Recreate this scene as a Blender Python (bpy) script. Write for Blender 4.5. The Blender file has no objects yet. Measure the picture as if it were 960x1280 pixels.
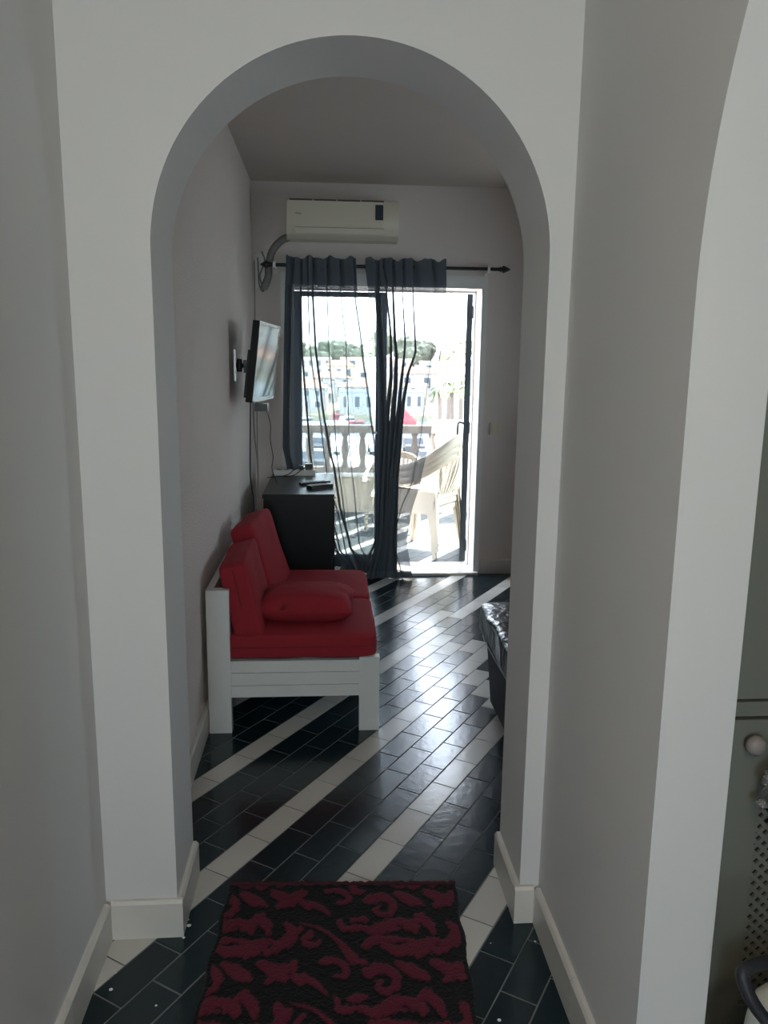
import bpy, bmesh, math, random
import numpy as np
from mathutils import Vector, Matrix, noise
random.seed(7)
sc = bpy.context.scene
C = sc.collection
PI = math.pi

# ------------------------------------------------------------------ camera, world, light, exposure
cam_data = bpy.data.cameras.new('camera')
cam = bpy.data.objects.new('camera', cam_data)
C.objects.link(cam)
cam_data.sensor_fit = 'VERTICAL'
cam_data.sensor_height = 24.0
cam_data.lens = 24.0 * 975.0 / 1280.0
cam_data.clip_start = 0.02
cam_data.clip_end = 2000
_f = 975.0
_vy = Vector((409 - 480, 458 - 640, _f)).normalized()          # world +Y in camera axes (right, down, forward)
_vz = Vector((419 - 480, 5884 - 640, _f))
_vz = -(_vz - _vz.dot(_vy) * _vy).normalized()                 # world +Z
_vx = _vy.cross(_vz)
right = Vector((_vx[0], _vy[0], _vz[0]))
down = Vector((_vx[1], _vy[1], _vz[1]))
fwd = Vector((_vx[2], _vy[2], _vz[2]))
R = Matrix((right, -down, -fwd)).transposed()
cam.matrix_world = Matrix.Translation((0, 0, 1.5)) @ R.to_4x4()
sc.camera = cam

w = bpy.data.worlds.new('hazy_sky')
sc.world = w
w.use_nodes = True
nt = w.node_tree
bg = nt.nodes['Background']
tc = nt.nodes.new('ShaderNodeTexCoord')
sep = nt.nodes.new('ShaderNodeSeparateXYZ')
rmp = nt.nodes.new('ShaderNodeValToRGB')
nt.links.new(tc.outputs['Generated'], sep.inputs[0])
nt.links.new(sep.outputs['Z'], rmp.inputs['Fac'])
rmp.color_ramp.elements[0].color = (0.84, 0.92, 1.0, 1)
rmp.color_ramp.elements[1].color = (0.62, 0.76, 1.0, 1)
nt.links.new(rmp.outputs[0], bg.inputs['Color'])
bg.inputs['Strength'].default_value = 7.5

def add_light(name, kind, energy, loc, rot=(0, 0, 0), color=(1, 1, 1), **kw):
    l = bpy.data.lights.new(name, kind)
    l.energy = energy
    l.color = color
    for k, v in kw.items():
        if k == 'is_portal': l.cycles.is_portal = v
        else: setattr(l, k, v)
    o = bpy.data.objects.new(name, l)
    C.objects.link(o)
    o.location = loc
    o.rotation_euler = rot
    return o
sun = add_light('sun', 'SUN', 17.0, (5, 20, 30), color=(1.0, 0.95, 0.86), angle=math.radians(1.5))
sd = Vector((-0.42, -0.72, -1.12))                              # direction the sunlight travels
sun.rotation_euler = sd.to_track_quat('-Z', 'Y').to_euler()
# portals guide the sky's light through the balcony door and the two added windows (they emit nothing themselves)
add_light('balcony_door_portal', 'AREA', 1, (0.41, 5.83, 1.03), (-PI / 2, 0, 0), shape='RECTANGLE', size=1.36, size_y=2.06, is_portal=True)
add_light('added_rear_window_portal', 'AREA', 1, (0.0, -1.66, 1.47), (PI / 2, 0, 0), shape='RECTANGLE', size=0.86, size_y=1.24, is_portal=True)

add_light('added_side_window_portal', 'AREA', 1, (3.25, 3.8, 1.6), (0, PI / 2, 0), shape='RECTANGLE', size=0.90, size_y=0.56, is_portal=True)
sc.view_settings.view_transform = 'Standard'
sc.view_settings.look = 'None'
sc.view_settings.exposure = 1.18
sc.view_settings.gamma = 1.0
sc.view_settings.use_curve_mapping = False
sc.cycles.max_bounces = 12
sc.cycles.diffuse_bounces = 6
sc.cycles.transparent_max_bounces = 24
sc.cycles.use_denoising = True
sc.cycles.sample_clamp_indirect = 12.0
sc.cycles.caustics_refractive = False
sc.cycles.caustics_reflective = False

# ------------------------------------------------------------------ materials
def lin(c):
    return tuple(((v / 255) / 12.92 if v / 255 <= 0.04045 else ((v / 255 + 0.055) / 1.055) ** 2.4) for v in c)
def mat(name, rgb, rough=0.6, metal=0.0, var=0.0, vscale=4.0, bump=0.0, bscale=60.0, spec=0.5, coat=0.0, detail=4.0, objrand=0.0):
    m = bpy.data.materials.new(name)
    m.use_nodes = True
    n = m.node_tree
    b = n.nodes['Principled BSDF']
    col = (*rgb, 1)
    b.inputs['Base Color'].default_value = col
    b.inputs['Roughness'].default_value = rough
    b.inputs['Metallic'].default_value = metal
    b.inputs['Specular IOR Level'].default_value = spec
    if coat: b.inputs['Coat Weight'].default_value = coat
    t = n.nodes.new('ShaderNodeTexCoord')
    if var > 0:
        ns = n.nodes.new('ShaderNodeTexNoise')
        ns.inputs['Scale'].default_value = vscale
        ns.inputs['Detail'].default_value = detail
        n.links.new(t.outputs['Object'], ns.inputs['Vector'])
        mr = n.nodes.new('ShaderNodeMapRange')
        mr.inputs['To Min'].default_value = 1 - var
        mr.inputs['To Max'].default_value = 1 + var
        n.links.new(ns.outputs['Fac'], mr.inputs['Value'])
        hs = n.nodes.new('ShaderNodeHueSaturation')
        hs.inputs['Color'].default_value = col
        last = mr.outputs[0]
        if objrand:
            oi = n.nodes.new('ShaderNodeObjectInfo')
            m2 = n.nodes.new('ShaderNodeMapRange')
            m2.inputs['To Min'].default_value = 1 - objrand
            m2.inputs['To Max'].default_value = 1 + objrand
            n.links.new(oi.outputs['Random'], m2.inputs['Value'])
            mu = n.nodes.new('ShaderNodeMath'); mu.operation = 'MULTIPLY'
            n.links.new(last, mu.inputs[0]); n.links.new(m2.outputs[0], mu.inputs[1])
            last = mu.outputs[0]
        n.links.new(last, hs.inputs['Value'])
        n.links.new(hs.outputs[0], b.inputs['Base Color'])
    if bump > 0:
        nb = n.nodes.new('ShaderNodeTexNoise')
        nb.inputs['Scale'].default_value = bscale
        nb.inputs['Detail'].default_value = 3
        n.links.new(t.outputs['Object'], nb.inputs['Vector'])
        bp = n.nodes.new('ShaderNodeBump')
        bp.inputs['Strength'].default_value = bump
        bp.inputs['Distance'].default_value = 0.01
        n.links.new(nb.outputs['Fac'], bp.inputs['Height'])
        n.links.new(bp.outputs[0], b.inputs['Normal'])
    return m

M = {}
M['plaster'] = mat('white_plaster', (0.63, 0.617, 0.612), 0.75, var=0.03, vscale=2.0, bump=0.06, bscale=22)
M['stucco'] = mat('rough_roller_plaster', (0.68, 0.60, 0.56), 0.85, var=0.04, vscale=3, bump=0.55, bscale=110)
M['room_plaster'] = mat('room_plaster', (0.68, 0.61, 0.58), 0.8, var=0.03, vscale=2, bump=0.12, bscale=60)
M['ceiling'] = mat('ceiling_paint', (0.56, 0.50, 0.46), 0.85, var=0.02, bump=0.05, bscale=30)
M['skirting'] = mat('white_ceramic_skirting', (0.62, 0.59, 0.55), 0.35, var=0.08, vscale=8)
M['tile_dark'] = mat('dark_green_glazed_tile', (0.005, 0.016, 0.022), 0.20, var=0.25, vscale=6, bump=0.07, bscale=30, objrand=0.25)
M['tile_white'] = mat('cream_glazed_tile', (0.56, 0.535, 0.50), 0.20, var=0.05, vscale=8, bump=0.06, bscale=30, objrand=0.06)
M['tile_dark_out'] = mat('dusty_dark_green_tile', (0.045, 0.055, 0.056), 0.5, var=0.3, vscale=8, spec=0.25)
M['tile_white_out'] = mat('dusty_cream_tile', (0.50, 0.48, 0.44), 0.5, var=0.05, vscale=8, spec=0.25)
M['grout'] = mat('grey_grout', (0.15, 0.155, 0.15), 0.9, var=0.2, vscale=10)
M['fleck'] = mat('white_paint_fleck', (0.7, 0.7, 0.68), 0.5)
M['white_wood'] = mat('white_painted_wood', (0.66, 0.67, 0.66), 0.42, var=0.04, vscale=6, bump=0.08, bscale=30)
M['white_frame'] = mat('white_lacquered_frame', (0.70, 0.69, 0.67), 0.4)
M['dark_frame'] = mat('dark_bronze_door_frame', (0.035, 0.045, 0.055), 0.45, spec=0.4)
M['red'] = mat('red_cotton_cover', (0.28, 0.024, 0.034), 0.9, var=0.10, vscale=12, bump=0.25, bscale=260, spec=0.15)
M['red_seam'] = mat('dark_red_seam', (0.13, 0.010, 0.014), 0.9)
M['black_lam'] = mat('black_brown_laminate', (0.008, 0.009, 0.010), 0.32, var=0.2, vscale=9, bump=0.04, bscale=30, spec=0.32)
M['black_plastic'] = mat('black_plastic', (0.012, 0.012, 0.014), 0.35)
M['dark_rod'] = mat('dark_metal_rod', (0.02, 0.022, 0.026), 0.4, metal=0.3)
M['grey_rubber'] = mat('grey_tape', (0.20, 0.19, 0.175), 0.7, var=0.15, vscale=40)
M['ac_white'] = mat('aged_white_plastic', (0.72, 0.66, 0.54), 0.32, var=0.02)
M['ac_dark'] = mat('smoked_display_window', (0.03, 0.045, 0.065), 0.25)
M['slot'] = mat('shadowed_slot_plastic', (0.10, 0.09, 0.08), 0.6)
M['white_plastic'] = mat('white_plastic', (0.72, 0.71, 0.68), 0.4)
M['cream_plastic'] = mat('cream_switch_plastic', (0.66, 0.60, 0.47), 0.4)
M['chrome'] = mat('brushed_steel', (0.6, 0.6, 0.6), 0.3, metal=1.0)
M['screen'] = mat('glossy_black_screen', (0.01, 0.01, 0.012), 0.07, spec=0.5)
M['tv_frame'] = mat('gloss_black_bezel', (0.01, 0.01, 0.012), 0.18)
M['leather'] = mat('black_grained_leather', (0.012, 0.012, 0.015), 0.30, var=0.2, vscale=30, bump=0.8, bscale=22, spec=0.35)
M['leather_side'] = mat('navy_black_leatherette', (0.008, 0.009, 0.016), 0.6, bump=0.15, bscale=80)
M['thread'] = mat('pale_stitching', (0.35, 0.35, 0.36), 0.7)
M['cab'] = mat('pale_green_grey_painted_wood', (0.21, 0.215, 0.19), 0.5, var=0.05, vscale=6)
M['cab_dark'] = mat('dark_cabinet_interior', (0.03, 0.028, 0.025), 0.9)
M['knob'] = mat('dusty_pink_wooden_knob', (0.36, 0.31, 0.29), 0.5)
M['cloth_white'] = mat('white_canvas', (0.70, 0.69, 0.63), 0.9, bump=0.2, bscale=200)
M['strap'] = mat('black_padded_strap', (0.02, 0.02, 0.026), 0.55, bump=0.2, bscale=150)
M['chair'] = mat('white_garden_chair_plastic', (0.56, 0.50, 0.41), 0.5)
M['concrete'] = mat('weathered_brown_concrete', (0.27, 0.235, 0.205), 0.9, var=0.12, vscale=6)
M['ext_wall'] = mat('cream_render', (0.62, 0.54, 0.44), 0.9, var=0.05, vscale=3)
M['ext_white'] = mat('white_render', (0.78, 0.77, 0.74), 0.9, var=0.03)
M['pipe'] = mat('white_glazed_clay', (0.7, 0.68, 0.62), 0.5)
M['house_a'] = mat('white_house_render', (0.62, 0.61, 0.58), 0.9, var=0.05)
M['house_b'] = mat('cream_house_render', (0.60, 0.54, 0.44), 0.9, var=0.05)
M['house_c'] = mat('grey_house_render', (0.42, 0.42, 0.41), 0.9, var=0.05)
M['house_win'] = mat('far_window_glass', (0.09, 0.11, 0.13), 0.3)
M['house_trim'] = mat('terracotta_roof', (0.42, 0.24, 0.17), 0.9, var=0.1)
M['leaf'] = mat('haze_paled_foliage', (0.15, 0.165, 0.115), 0.9, var=0.4, vscale=1.2)  # distance haze put into the colour: leaves paled and greyed
M['leaf_b'] = mat('palm_foliage', (0.09, 0.12, 0.045), 0.8, var=0.3, vscale=2)
M['trunk'] = mat('palm_trunk', (0.06, 0.048, 0.04), 0.95, var=0.2)
M['hill'] = mat('dry_hillside_ground', (0.34, 0.31, 0.22), 0.95, var=0.25, vscale=0.15)
M['quay'] = mat('pale_quay_paving', (0.50, 0.48, 0.43), 0.9, var=0.08, vscale=0.5)
M['water'] = mat('harbour_water', (0.16, 0.24, 0.27), 0.12, bump=0.5, bscale=2.0)
M['red_canvas'] = mat('red_awning_canvas', (0.48, 0.10, 0.11), 0.85)
M['hull'] = mat('white_boat_hull', (0.75, 0.75, 0.74), 0.3)
M['hull_blue'] = mat('navy_boat_trim', (0.03, 0.06, 0.15), 0.4)
M['car_a'] = mat('silver_car_paint', (0.45, 0.46, 0.48), 0.3, metal=0.4)
M['car_b'] = mat('dark_grey_car_paint', (0.06, 0.07, 0.08), 0.3)
M['car_c'] = mat('white_car_paint', (0.72, 0.72, 0.72), 0.3)
M['tyre'] = mat('tyre_rubber', (0.02, 0.02, 0.02), 0.9)

def glass_mat(name, tint=(0.9, 0.95, 0.94), gloss=0.08):
    m = bpy.data.materials.new(name); m.use_nodes = True
    n = m.node_tree; n.nodes.clear()
    out = n.nodes.new('ShaderNodeOutputMaterial')
    tr = n.nodes.new('ShaderNodeBsdfTransparent'); tr.inputs[0].default_value = (*tint, 1)
    gl = n.nodes.new('ShaderNodeBsdfGlossy'); gl.inputs['Roughness'].default_value = 0.02
    fr = n.nodes.new('ShaderNodeFresnel'); fr.inputs['IOR'].default_value = 1.45
    mx = n.nodes.new('ShaderNodeMixShader')
    n.links.new(fr.outputs[0], mx.inputs[0]); n.links.new(tr.outputs[0], mx.inputs[1]); n.links.new(gl.outputs[0], mx.inputs[2])
    n.links.new(mx.outputs[0], out.inputs[0])
    return m
M['pane'] = glass_mat('clear_window_pane')
def crystal():
    m = bpy.data.materials.new('cut_glass_bead'); m.use_nodes = True
    b = m.node_tree.nodes['Principled BSDF']
    b.inputs['Transmission Weight'].default_value = 0.85
    b.inputs['Roughness'].default_value = 0.05
    b.inputs['Base Color'].default_value = (0.9, 0.9, 0.9, 1)
    return m
M['crystal'] = crystal()

def sheer_mat(name, T):
    # an open-weave black voile: the share of light that goes straight through falls with the slant of the cloth (T ** 1/cos)
    m = bpy.data.materials.new(name); m.use_nodes = True
    n = m.node_tree; n.nodes.clear()
    out = n.nodes.new('ShaderNodeOutputMaterial')
    tr = n.nodes.new('ShaderNodeBsdfTransparent')
    df = n.nodes.new('ShaderNodeBsdfDiffuse'); df.inputs[0].default_value = (0.10, 0.118, 0.138, 1)
    tl = n.nodes.new('ShaderNodeBsdfTranslucent'); tl.inputs[0].default_value = (0.012, 0.014, 0.018, 1)
    ad = n.nodes.new('ShaderNodeAddShader')
    n.links.new(df.outputs[0], ad.inputs[0]); n.links.new(tl.outputs[0], ad.inputs[1])
    g = n.nodes.new('ShaderNodeNewGeometry')
    dt = n.nodes.new('ShaderNodeVectorMath'); dt.operation = 'DOT_PRODUCT'
    n.links.new(g.outputs['Normal'], dt.inputs[0]); n.links.new(g.outputs['Incoming'], dt.inputs[1])
    ab = n.nodes.new('ShaderNodeMath'); ab.operation = 'ABSOLUTE'; n.links.new(dt.outputs['Value'], ab.inputs[0])
    mxx = n.nodes.new('ShaderNodeMath'); mxx.operation = 'MAXIMUM'; mxx.inputs[1].default_value = 0.08; n.links.new(ab.outputs[0], mxx.inputs[0])
    dv = n.nodes.new('ShaderNodeMath'); dv.operation = 'DIVIDE'; dv.inputs[0].default_value = 1.0; n.links.new(mxx.outputs[0], dv.inputs[1])
    pw = n.nodes.new('ShaderNodeMath'); pw.operation = 'POWER'; pw.inputs[0].default_value = T; n.links.new(dv.outputs[0], pw.inputs[1])
    mx = n.nodes.new('ShaderNodeMixShader')
    n.links.new(pw.outputs[0], mx.inputs[0]); n.links.new(ad.outputs[0], mx.inputs[1]); n.links.new(tr.outputs[0], mx.inputs[2])
    n.links.new(mx.outputs[0], out.inputs[0])
    return m
M['voile'] = sheer_mat('black_voile', 0.28)
M['heading'] = sheer_mat('doubled_black_voile', 0.10)

def rug_mat():
    m = bpy.data.materials.new('black_and_crimson_pile'); m.use_nodes = True
    n = m.node_tree; b = n.nodes['Principled BSDF']
    b.inputs['Roughness'].default_value = 0.95; b.inputs['Specular IOR Level'].default_value = 0.1
    b.inputs['Sheen Weight'].default_value = 0.1
    at = n.nodes.new('ShaderNodeAttribute'); at.attribute_name = 'pattern'
    t = n.nodes.new('ShaderNodeTexCoord')
    ns = n.nodes.new('ShaderNodeTexNoise'); ns.inputs['Scale'].default_value = 160; ns.inputs['Detail'].default_value = 3
    n.links.new(t.outputs['Object'], ns.inputs['Vector'])
    ad = n.nodes.new('ShaderNodeMath'); ad.operation = 'MULTIPLY_ADD'; ad.inputs[1].default_value = 0.45; 
    n.links.new(ns.outputs['Fac'], ad.inputs[0]); n.links.new(at.outputs['Fac'], ad.inputs[2])
    rp = n.nodes.new('ShaderNodeValToRGB')
    rp.color_ramp.elements[0].position = 0.50; rp.color_ramp.elements[0].color = (0.006, 0.005, 0.005, 1)
    rp.color_ramp.elements[1].position = 0.95; rp.color_ramp.elements[1].color = (0.105, 0.010, 0.024, 1)
    n.links.new(ad.outputs[0], rp.inputs['Fac']); n.links.new(rp.outputs[0], b.inputs['Base Color'])
    bp = n.nodes.new('ShaderNodeBump'); bp.inputs['Strength'].default_value = 0.8; bp.inputs['Distance'].default_value = 0.004
    n.links.new(ns.outputs['Fac'], bp.inputs['Height']); n.links.new(bp.outputs[0], b.inputs['Normal'])
    return m
M['rug'] = rug_mat()

# ------------------------------------------------------------------ helpers
def tag(o, label=None, cat=None, group=None, kind=None):
    if label: o['label'] = label
    if cat: o['category'] = cat
    if group: o['group'] = group
    if kind: o['kind'] = kind
    return o
def empty(name, loc=(0, 0, 0), rz=0.0, label=None, cat=None, group=None, kind=None):
    o = bpy.data.objects.new(name, None); C.objects.link(o)
    o.location = loc; o.rotation_euler = (0, 0, rz); o.empty_display_size = 0.1
    return tag(o, label, cat, group, kind)
def fin(name, bm, m, parent=None, bevel=0.0, smooth=False, seg=2, kind=None, angle=None):
    if bevel > 0:
        es = [e for e in bm.edges if len(e.link_faces) == 2 and e.calc_face_angle(0) > 0.6]
        bmesh.ops.bevel(bm, geom=es, offset=bevel, segments=seg, affect='EDGES', clamp_overlap=True)
    bmesh.ops.recalc_face_normals(bm, faces=bm.faces)
    me = bpy.data.meshes.new(name); bm.to_mesh(me); bm.free()
    if isinstance(m, (list, tuple)):
        for x in m: me.materials.append(x)
    else: me.materials.append(m)
    if smooth:
        me.polygons.foreach_set('use_smooth', [True] * len(me.polygons))
        if angle:
            me.set_sharp_from_angle(angle=angle)
    o = bpy.data.objects.new(name, me); C.objects.link(o)
    if parent is not None: o.parent = parent
    if kind: o['kind'] = kind
    return o
def copy_tree(o, parent=None):
    c = o.copy(); C.objects.link(c); c.parent = parent
    for ch in o.children: copy_tree(ch, c)
    return c
def box(bm, x0, x1, y0, y1, z0, z1, mtx=None, mi=0):
    vs = [bm.verts.new((x, y, z)) for z in (z0, z1) for y in (y0, y1) for x in (x0, x1)]
    fs = [(0, 2, 3, 1), (4, 5, 7, 6), (0, 1, 5, 4), (2, 6, 7, 3), (0, 4, 6, 2), (1, 3, 7, 5)]
    for f in fs:
        q = bm.faces.new([vs[i] for i in f]); q.material_index = mi
    if mtx is not None:
        for v in vs: v.co = mtx @ v.co
    return vs
def B(*a, **k):
    bm = bmesh.new(); box(bm, *a, **k); return bm
def tube(bm, pts, r, n=8, cap=True):
    pts = [Vector(p) for p in pts]; rings = []
    rr = r if isinstance(r, (list, tuple)) else [r] * len(pts)
    up = None
    for i, p in enumerate(pts):
        d = (pts[min(i + 1, len(pts) - 1)] - pts[max(i - 1, 0)]).normalized()
        if up is None:
            up = Vector((0, 0, 1)) if abs(d.z) < 0.9 else Vector((0, 1, 0))
        a = d.cross(up).normalized(); b = a.cross(d).normalized(); up = b
        rings.append([bm.verts.new(p + rr[i] * (math.cos(2 * PI * k / n) * a + math.sin(2 * PI * k / n) * b)) for k in range(n)])
    for i in range(len(rings) - 1):
        for k in range(n):
            bm.faces.new((rings[i][k], rings[i][(k + 1) % n], rings[i + 1][(k + 1) % n], rings[i + 1][k]))
    if cap:
        bm.faces.new(rings[0]); bm.faces.new(rings[-1])
def T(pts, r, n=8):
    bm = bmesh.new(); tube(bm, pts, r, n); return bm
def lathe(bm, prof, n=16, axis='Z', loc=(0, 0, 0)):
    rings = []
    for (r, z) in prof:
        ring = []
        for k in range(n):
            a = 2 * PI * k / n; c, s = r * math.cos(a), r * math.sin(a)
            p = {'Z': (c, s, z), 'X': (z, c, s), 'Y': (c, z, s)}[axis]
            ring.append(bm.verts.new(Vector(p) + Vector(loc)))
        rings.append(ring)
    for i in range(len(rings) - 1):
        for k in range(n):
            bm.faces.new((rings[i][k], rings[i][(k + 1) % n], rings[i + 1][(k + 1) % n], rings[i + 1][k]))
    bm.faces.new(rings[0]); bm.faces.new(rings[-1])
def L(prof, n=16, axis='Z', loc=(0, 0, 0)):
    bm = bmesh.new(); lathe(bm, prof, n, axis, loc); return bm
def smoothpts(pts, k=6):
    # Catmull-Rom through points
    P = [Vector(p) for p in pts]; P = [2 * P[0] - P[1]] + P + [2 * P[-1] - P[-2]]
    out = []
    for i in range(1, len(P) - 2):
        for j in range(k):
            t = j / k
            out.append(0.5 * ((2 * P[i]) + (P[i + 1] - P[i - 1]) * t + (2 * P[i - 1] - 5 * P[i] + 4 * P[i + 1] - P[i + 2]) * t * t + (3 * P[i] - P[i - 1] - 3 * P[i + 1] + P[i + 2]) * t ** 3))
    out.append(P[-2]); return out
def extrude_outline(outline, depth_vec):
    bm = bmesh.new()
    a = [bm.verts.new(p) for p in outline]
    b = [bm.verts.new(Vector(p) + Vector(depth_vec)) for p in outline]
    bm.faces.new(a); bm.faces.new(list(reversed(b)))
    n = len(a)
    for i in range(n):
        bm.faces.new((a[i], b[i], b[(i + 1) % n], a[(i + 1) % n]))
    return bm
def puffy(size, e=0.28, n=14, crown=0.0, wob=0.0, seed=0):
    # rounded cushion: superellipsoid box, slightly crowned
    bm = bmesh.new()
    bmesh.ops.create_cube(bm, size=2)
    bmesh.ops.subdivide_edges(bm, edges=bm.edges, cuts=n, use_grid_fill=True)
    p = 2 / e
    for v in bm.verts:
        c = v.co.copy()
        s = (abs(c.x) ** p + abs(c.y) ** p + abs(c.z) ** p) ** (1 / p)
        c /= s
        if crown: c.z *= 1 + crown * (1 - c.x ** 2) * (1 - c.y ** 2) - crown * 0.5
        c = Vector((c.x * size[0] / 2, c.y * size[1] / 2, c.z * size[2] / 2))
        if wob:
            q = noise.noise_vector(c * 7 + Vector((seed, seed * 2, 0))); c += q * wob
        v.co = c
    return bm

# ------------------------------------------------------------------ floor of single tiles
UL = Vector((0.549, 0.836)); VL = Vector((0.836, -0.549))      # along the rows, across the rows
UA = math.atan2(UL.y, UL.x)
ROW, LEN, V0 = 0.095, 0.2, -1.50
def tile_mesh(name, m, l, wd, g=0.0028, h=0.008, bev=0.0016):
    bm = bmesh.new()
    a, b = l / 2 - g / 2, wd / 2 - g / 2
    r0 = [bm.verts.new((x, y, -h)) for x, y in ((-a, -b), (a, -b), (a, b), (-a, b))]
    r1 = [bm.verts.new((x, y, -bev)) for x, y in ((-a, -b), (a, -b), (a, b), (-a, b))]
    a -= bev; b -= bev
    r2 = [bm.verts.new((x, y, 0)) for x, y in ((-a, -b), (a, -b), (a, b), (-a, b))]
    for p, q in ((r0, r1), (r1, r2)):
        for i in range(4): bm.faces.new((p[i], p[(i + 1) % 4], q[(i + 1) % 4], q[i]))
    bm.faces.new(r2)
    bmesh.ops.recalc_face_normals(bm, faces=bm.faces)
    me = bpy.data.meshes.new(name); bm.to_mesh(me); bm.free(); me.materials.append(m)
    return me
TD = tile_mesh('floor_tile', M['tile_dark'], LEN, ROW); TW = tile_mesh('floor_tile', M['tile_white'], LEN, ROW)
def tile_grid(x0, x1, y0, y1, row, ln, v0):
    cs = [Vector((x, y)) for x in (x0, x1) for y in (y0, y1)]
    us = [c.dot(UL) for c in cs]; vs = [c.dot(VL) for c in cs]
    for n in range(int((min(vs) - v0) / row) - 1, int((max(vs) - v0) / row) + 2):
        off = 0.003 if n % 2 == 0 else ln / 2 + 0.003
        for k in range(int(min(us) / ln) - 1, int(max(us) / ln) + 2):
            c = UL * (off + (k + 0.5) * ln) + VL * (v0 + (n + 0.5) * row)
            if x0 - 0.09 < c.x < x1 + 0.09 and y0 - 0.09 < c.y < y1 + 0.09:
                yield n, k, c
# the tiler left the white rows irregular in the middle of the room
EXTRA_WHITE = {(-5, 20), (-5, 19), (-3, 18), (-3, 17), (-2, 18), (-1, 18), (1, 16), (2, 16), (3, 15)}
EXTRA_DARK = {(-4, 20), (0, 15), (0, 16)}
def white_rule(n, k, c):
    if c.y < 5.7:
        if (n, k) in EXTRA_WHITE: return True
        if (n, k) in EXTRA_DARK: return False
    return n % 4 == 0
def lay_floor(parent, x0, x1, y0, y1, row, ln, v0, mesh_d, mesh_w, seen, limit):
    near, far = [], []
    for n, k, c in tile_grid(x0, x1, y0, y1, row, ln, v0):
        (near if seen(c) else far).append((c.length, n, k, c))
    near.sort(key=lambda t: t[0]); far += near[limit:]; near = near[:limit]
    rnd = random.Random(3)
    for d, n, k, c in near:
        o = bpy.data.objects.new('tile', mesh_w if white_rule(n, k, c) else mesh_d)
        C.objects.link(o); o.parent = parent
        o.location = (c.x, c.y, rnd.uniform(-0.0006, 0.0))
        o.rotation_euler = (rnd.uniform(-1, 1) * 0.008, rnd.uniform(-1, 1) * 0.005, UA)
    bm = bmesh.new()
    for d, n, k, c in far:
        wh = white_rule(n, k, c)
        a, b = ln / 2 - 0.0014, row / 2 - 0.0014
        vs = [bm.verts.new((c.x + UL.x * s * a + VL.x * t * b, c.y + UL.y * s * a + VL.y * t * b, z)) for z in (-0.006, 0) for s, t in ((-1, -1), (1, -1), (1, 1), (-1, 1))]
        for f in ((4, 5, 6, 7), (0, 1, 5, 4), (1, 2, 6, 5), (2, 3, 7, 6), (3, 0, 4, 7)):
            q = bm.faces.new([vs[i] for i in f]); q.material_index = 1 if wh else 0
    if far:
        fin('tiles', bm, [mesh_d.materials[0], mesh_w.materials[0]], parent, kind='stuff')

floor = empty('floor', kind='structure')
fin('grout_bed', B(-0.75, 3.35, -1.75, 5.80, -0.16, -0.0013), M['grout'], floor)
def seen_in(c):
    x, y = c.x, c.y
    if 1.38 < y < 2.16: return -0.66 < x < 0.64
    if y >= 2.16: return -0.56 < x < 0.265 * y + 0.03 and y < 5.62 and not (x > 0.79 and 2.4 < y < 3.2)
    return False
lay_floor(floor, -0.66, 3.3, -1.65, 5.62, ROW, LEN, V0, TD, TW, seen_in, 300)
for fx, fy, fr in ((-0.378, 1.914, 0.0062), (-0.384, 1.868, 0.0045), (-0.384, 1.936, 0.003), (-0.529, 1.70, 0.005), (-0.409, 1.644, 0.0028), (-0.531, 1.753, 0.002), (0.550, 1.80, 0.0035), (0.399, 1.554, 0.0048), (0.43, 1.80, 0.002)):
    fin('paint_fleck', L([(fr, 0.0), (fr * 0.8, 0.0009), (fr * 0.3, 0.0012)], 8, loc=(fx, fy, -0.0002)), M['fleck'], floor)

# ------------------------------------------------------------------ room shell
HY0 = -1.6
YA, YB2 = 1.885, 2.135           # arch wall faces
CX, AR, SPR = 0.062, 0.462, 1.757
arch = [(CX + AR * math.cos(a), SPR + AR * math.sin(a)) for a in [PI * i / 56 for i in range(57)]]
out = [(-0.75, 0), (-0.75, 2.75), (3.35, 2.75), (3.35, 0), (CX + AR, 0)] + arch + [(CX - AR, 0)]
wa = fin('wall_arch', extrude_outline([(x, YA, z) for x, z in out], (0, YB2 - YA, 0)), M['plaster'], kind='structure')
wa['label'] = 'white plastered partition wall with a round-headed arch into the living room'
fin('wall_left', B(-0.75, -0.585, HY0, YA, 0, 2.75), M['plaster'], kind='structure')
# hall right wall with an arched opening to the kitchen
YC, AA, AB, SP2 = 0.645, 0.582, 0.76, 1.60
arc2 = [(YC + AA * math.cos(a), SP2 + AB * math.sin(a)) for a in [PI * i / 48 for i in range(49)]]
out2 = [(YA, 0), (YA, 2.75), (HY0, 2.75), (HY0, 0), (YC - AA, 0)] + list(reversed(arc2)) + [(YC + AA, 0)]
fin('wall_right', extrude_outline([(0.577, y, z) for y, z in out2], (0.133, 0, 0)), M['plaster'], kind='structure')
# unseen rear wall, its window added to bring daylight into the hall
bm = bmesh.new()
box(bm, -0.75, -0.43, -1.75, HY0, 0, 2.75); box(bm, 0.43, 2.75, -1.75, HY0, 0, 2.75)
box(bm, -0.43, 0.43, -1.75, HY0, 0, 0.85); box(bm, -0.43, 0.43, -1.75, HY0, 2.09, 2.75)
fin('wall_rear', bm, M['plaster'], kind='structure')
wn = empty('added_rear_window', (0, -1.70, 0), kind='structure')
bm = bmesh.new()
box(bm, -0.43, 0.43, -0.02, 0.02, 0.85, 0.89); box(bm, -0.43, 0.43, -0.02, 0.02, 2.05, 2.09)
box(bm, -0.43, -0.39, -0.02, 0.02, 0.89, 2.05); box(bm, 0.39, 0.43, -0.02, 0.02, 0.89, 2.05); box(bm, -0.02, 0.02, -0.02, 0.02, 0.89, 2.05)
fin('window_frame', bm, M['white_frame'], wn)
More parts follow.
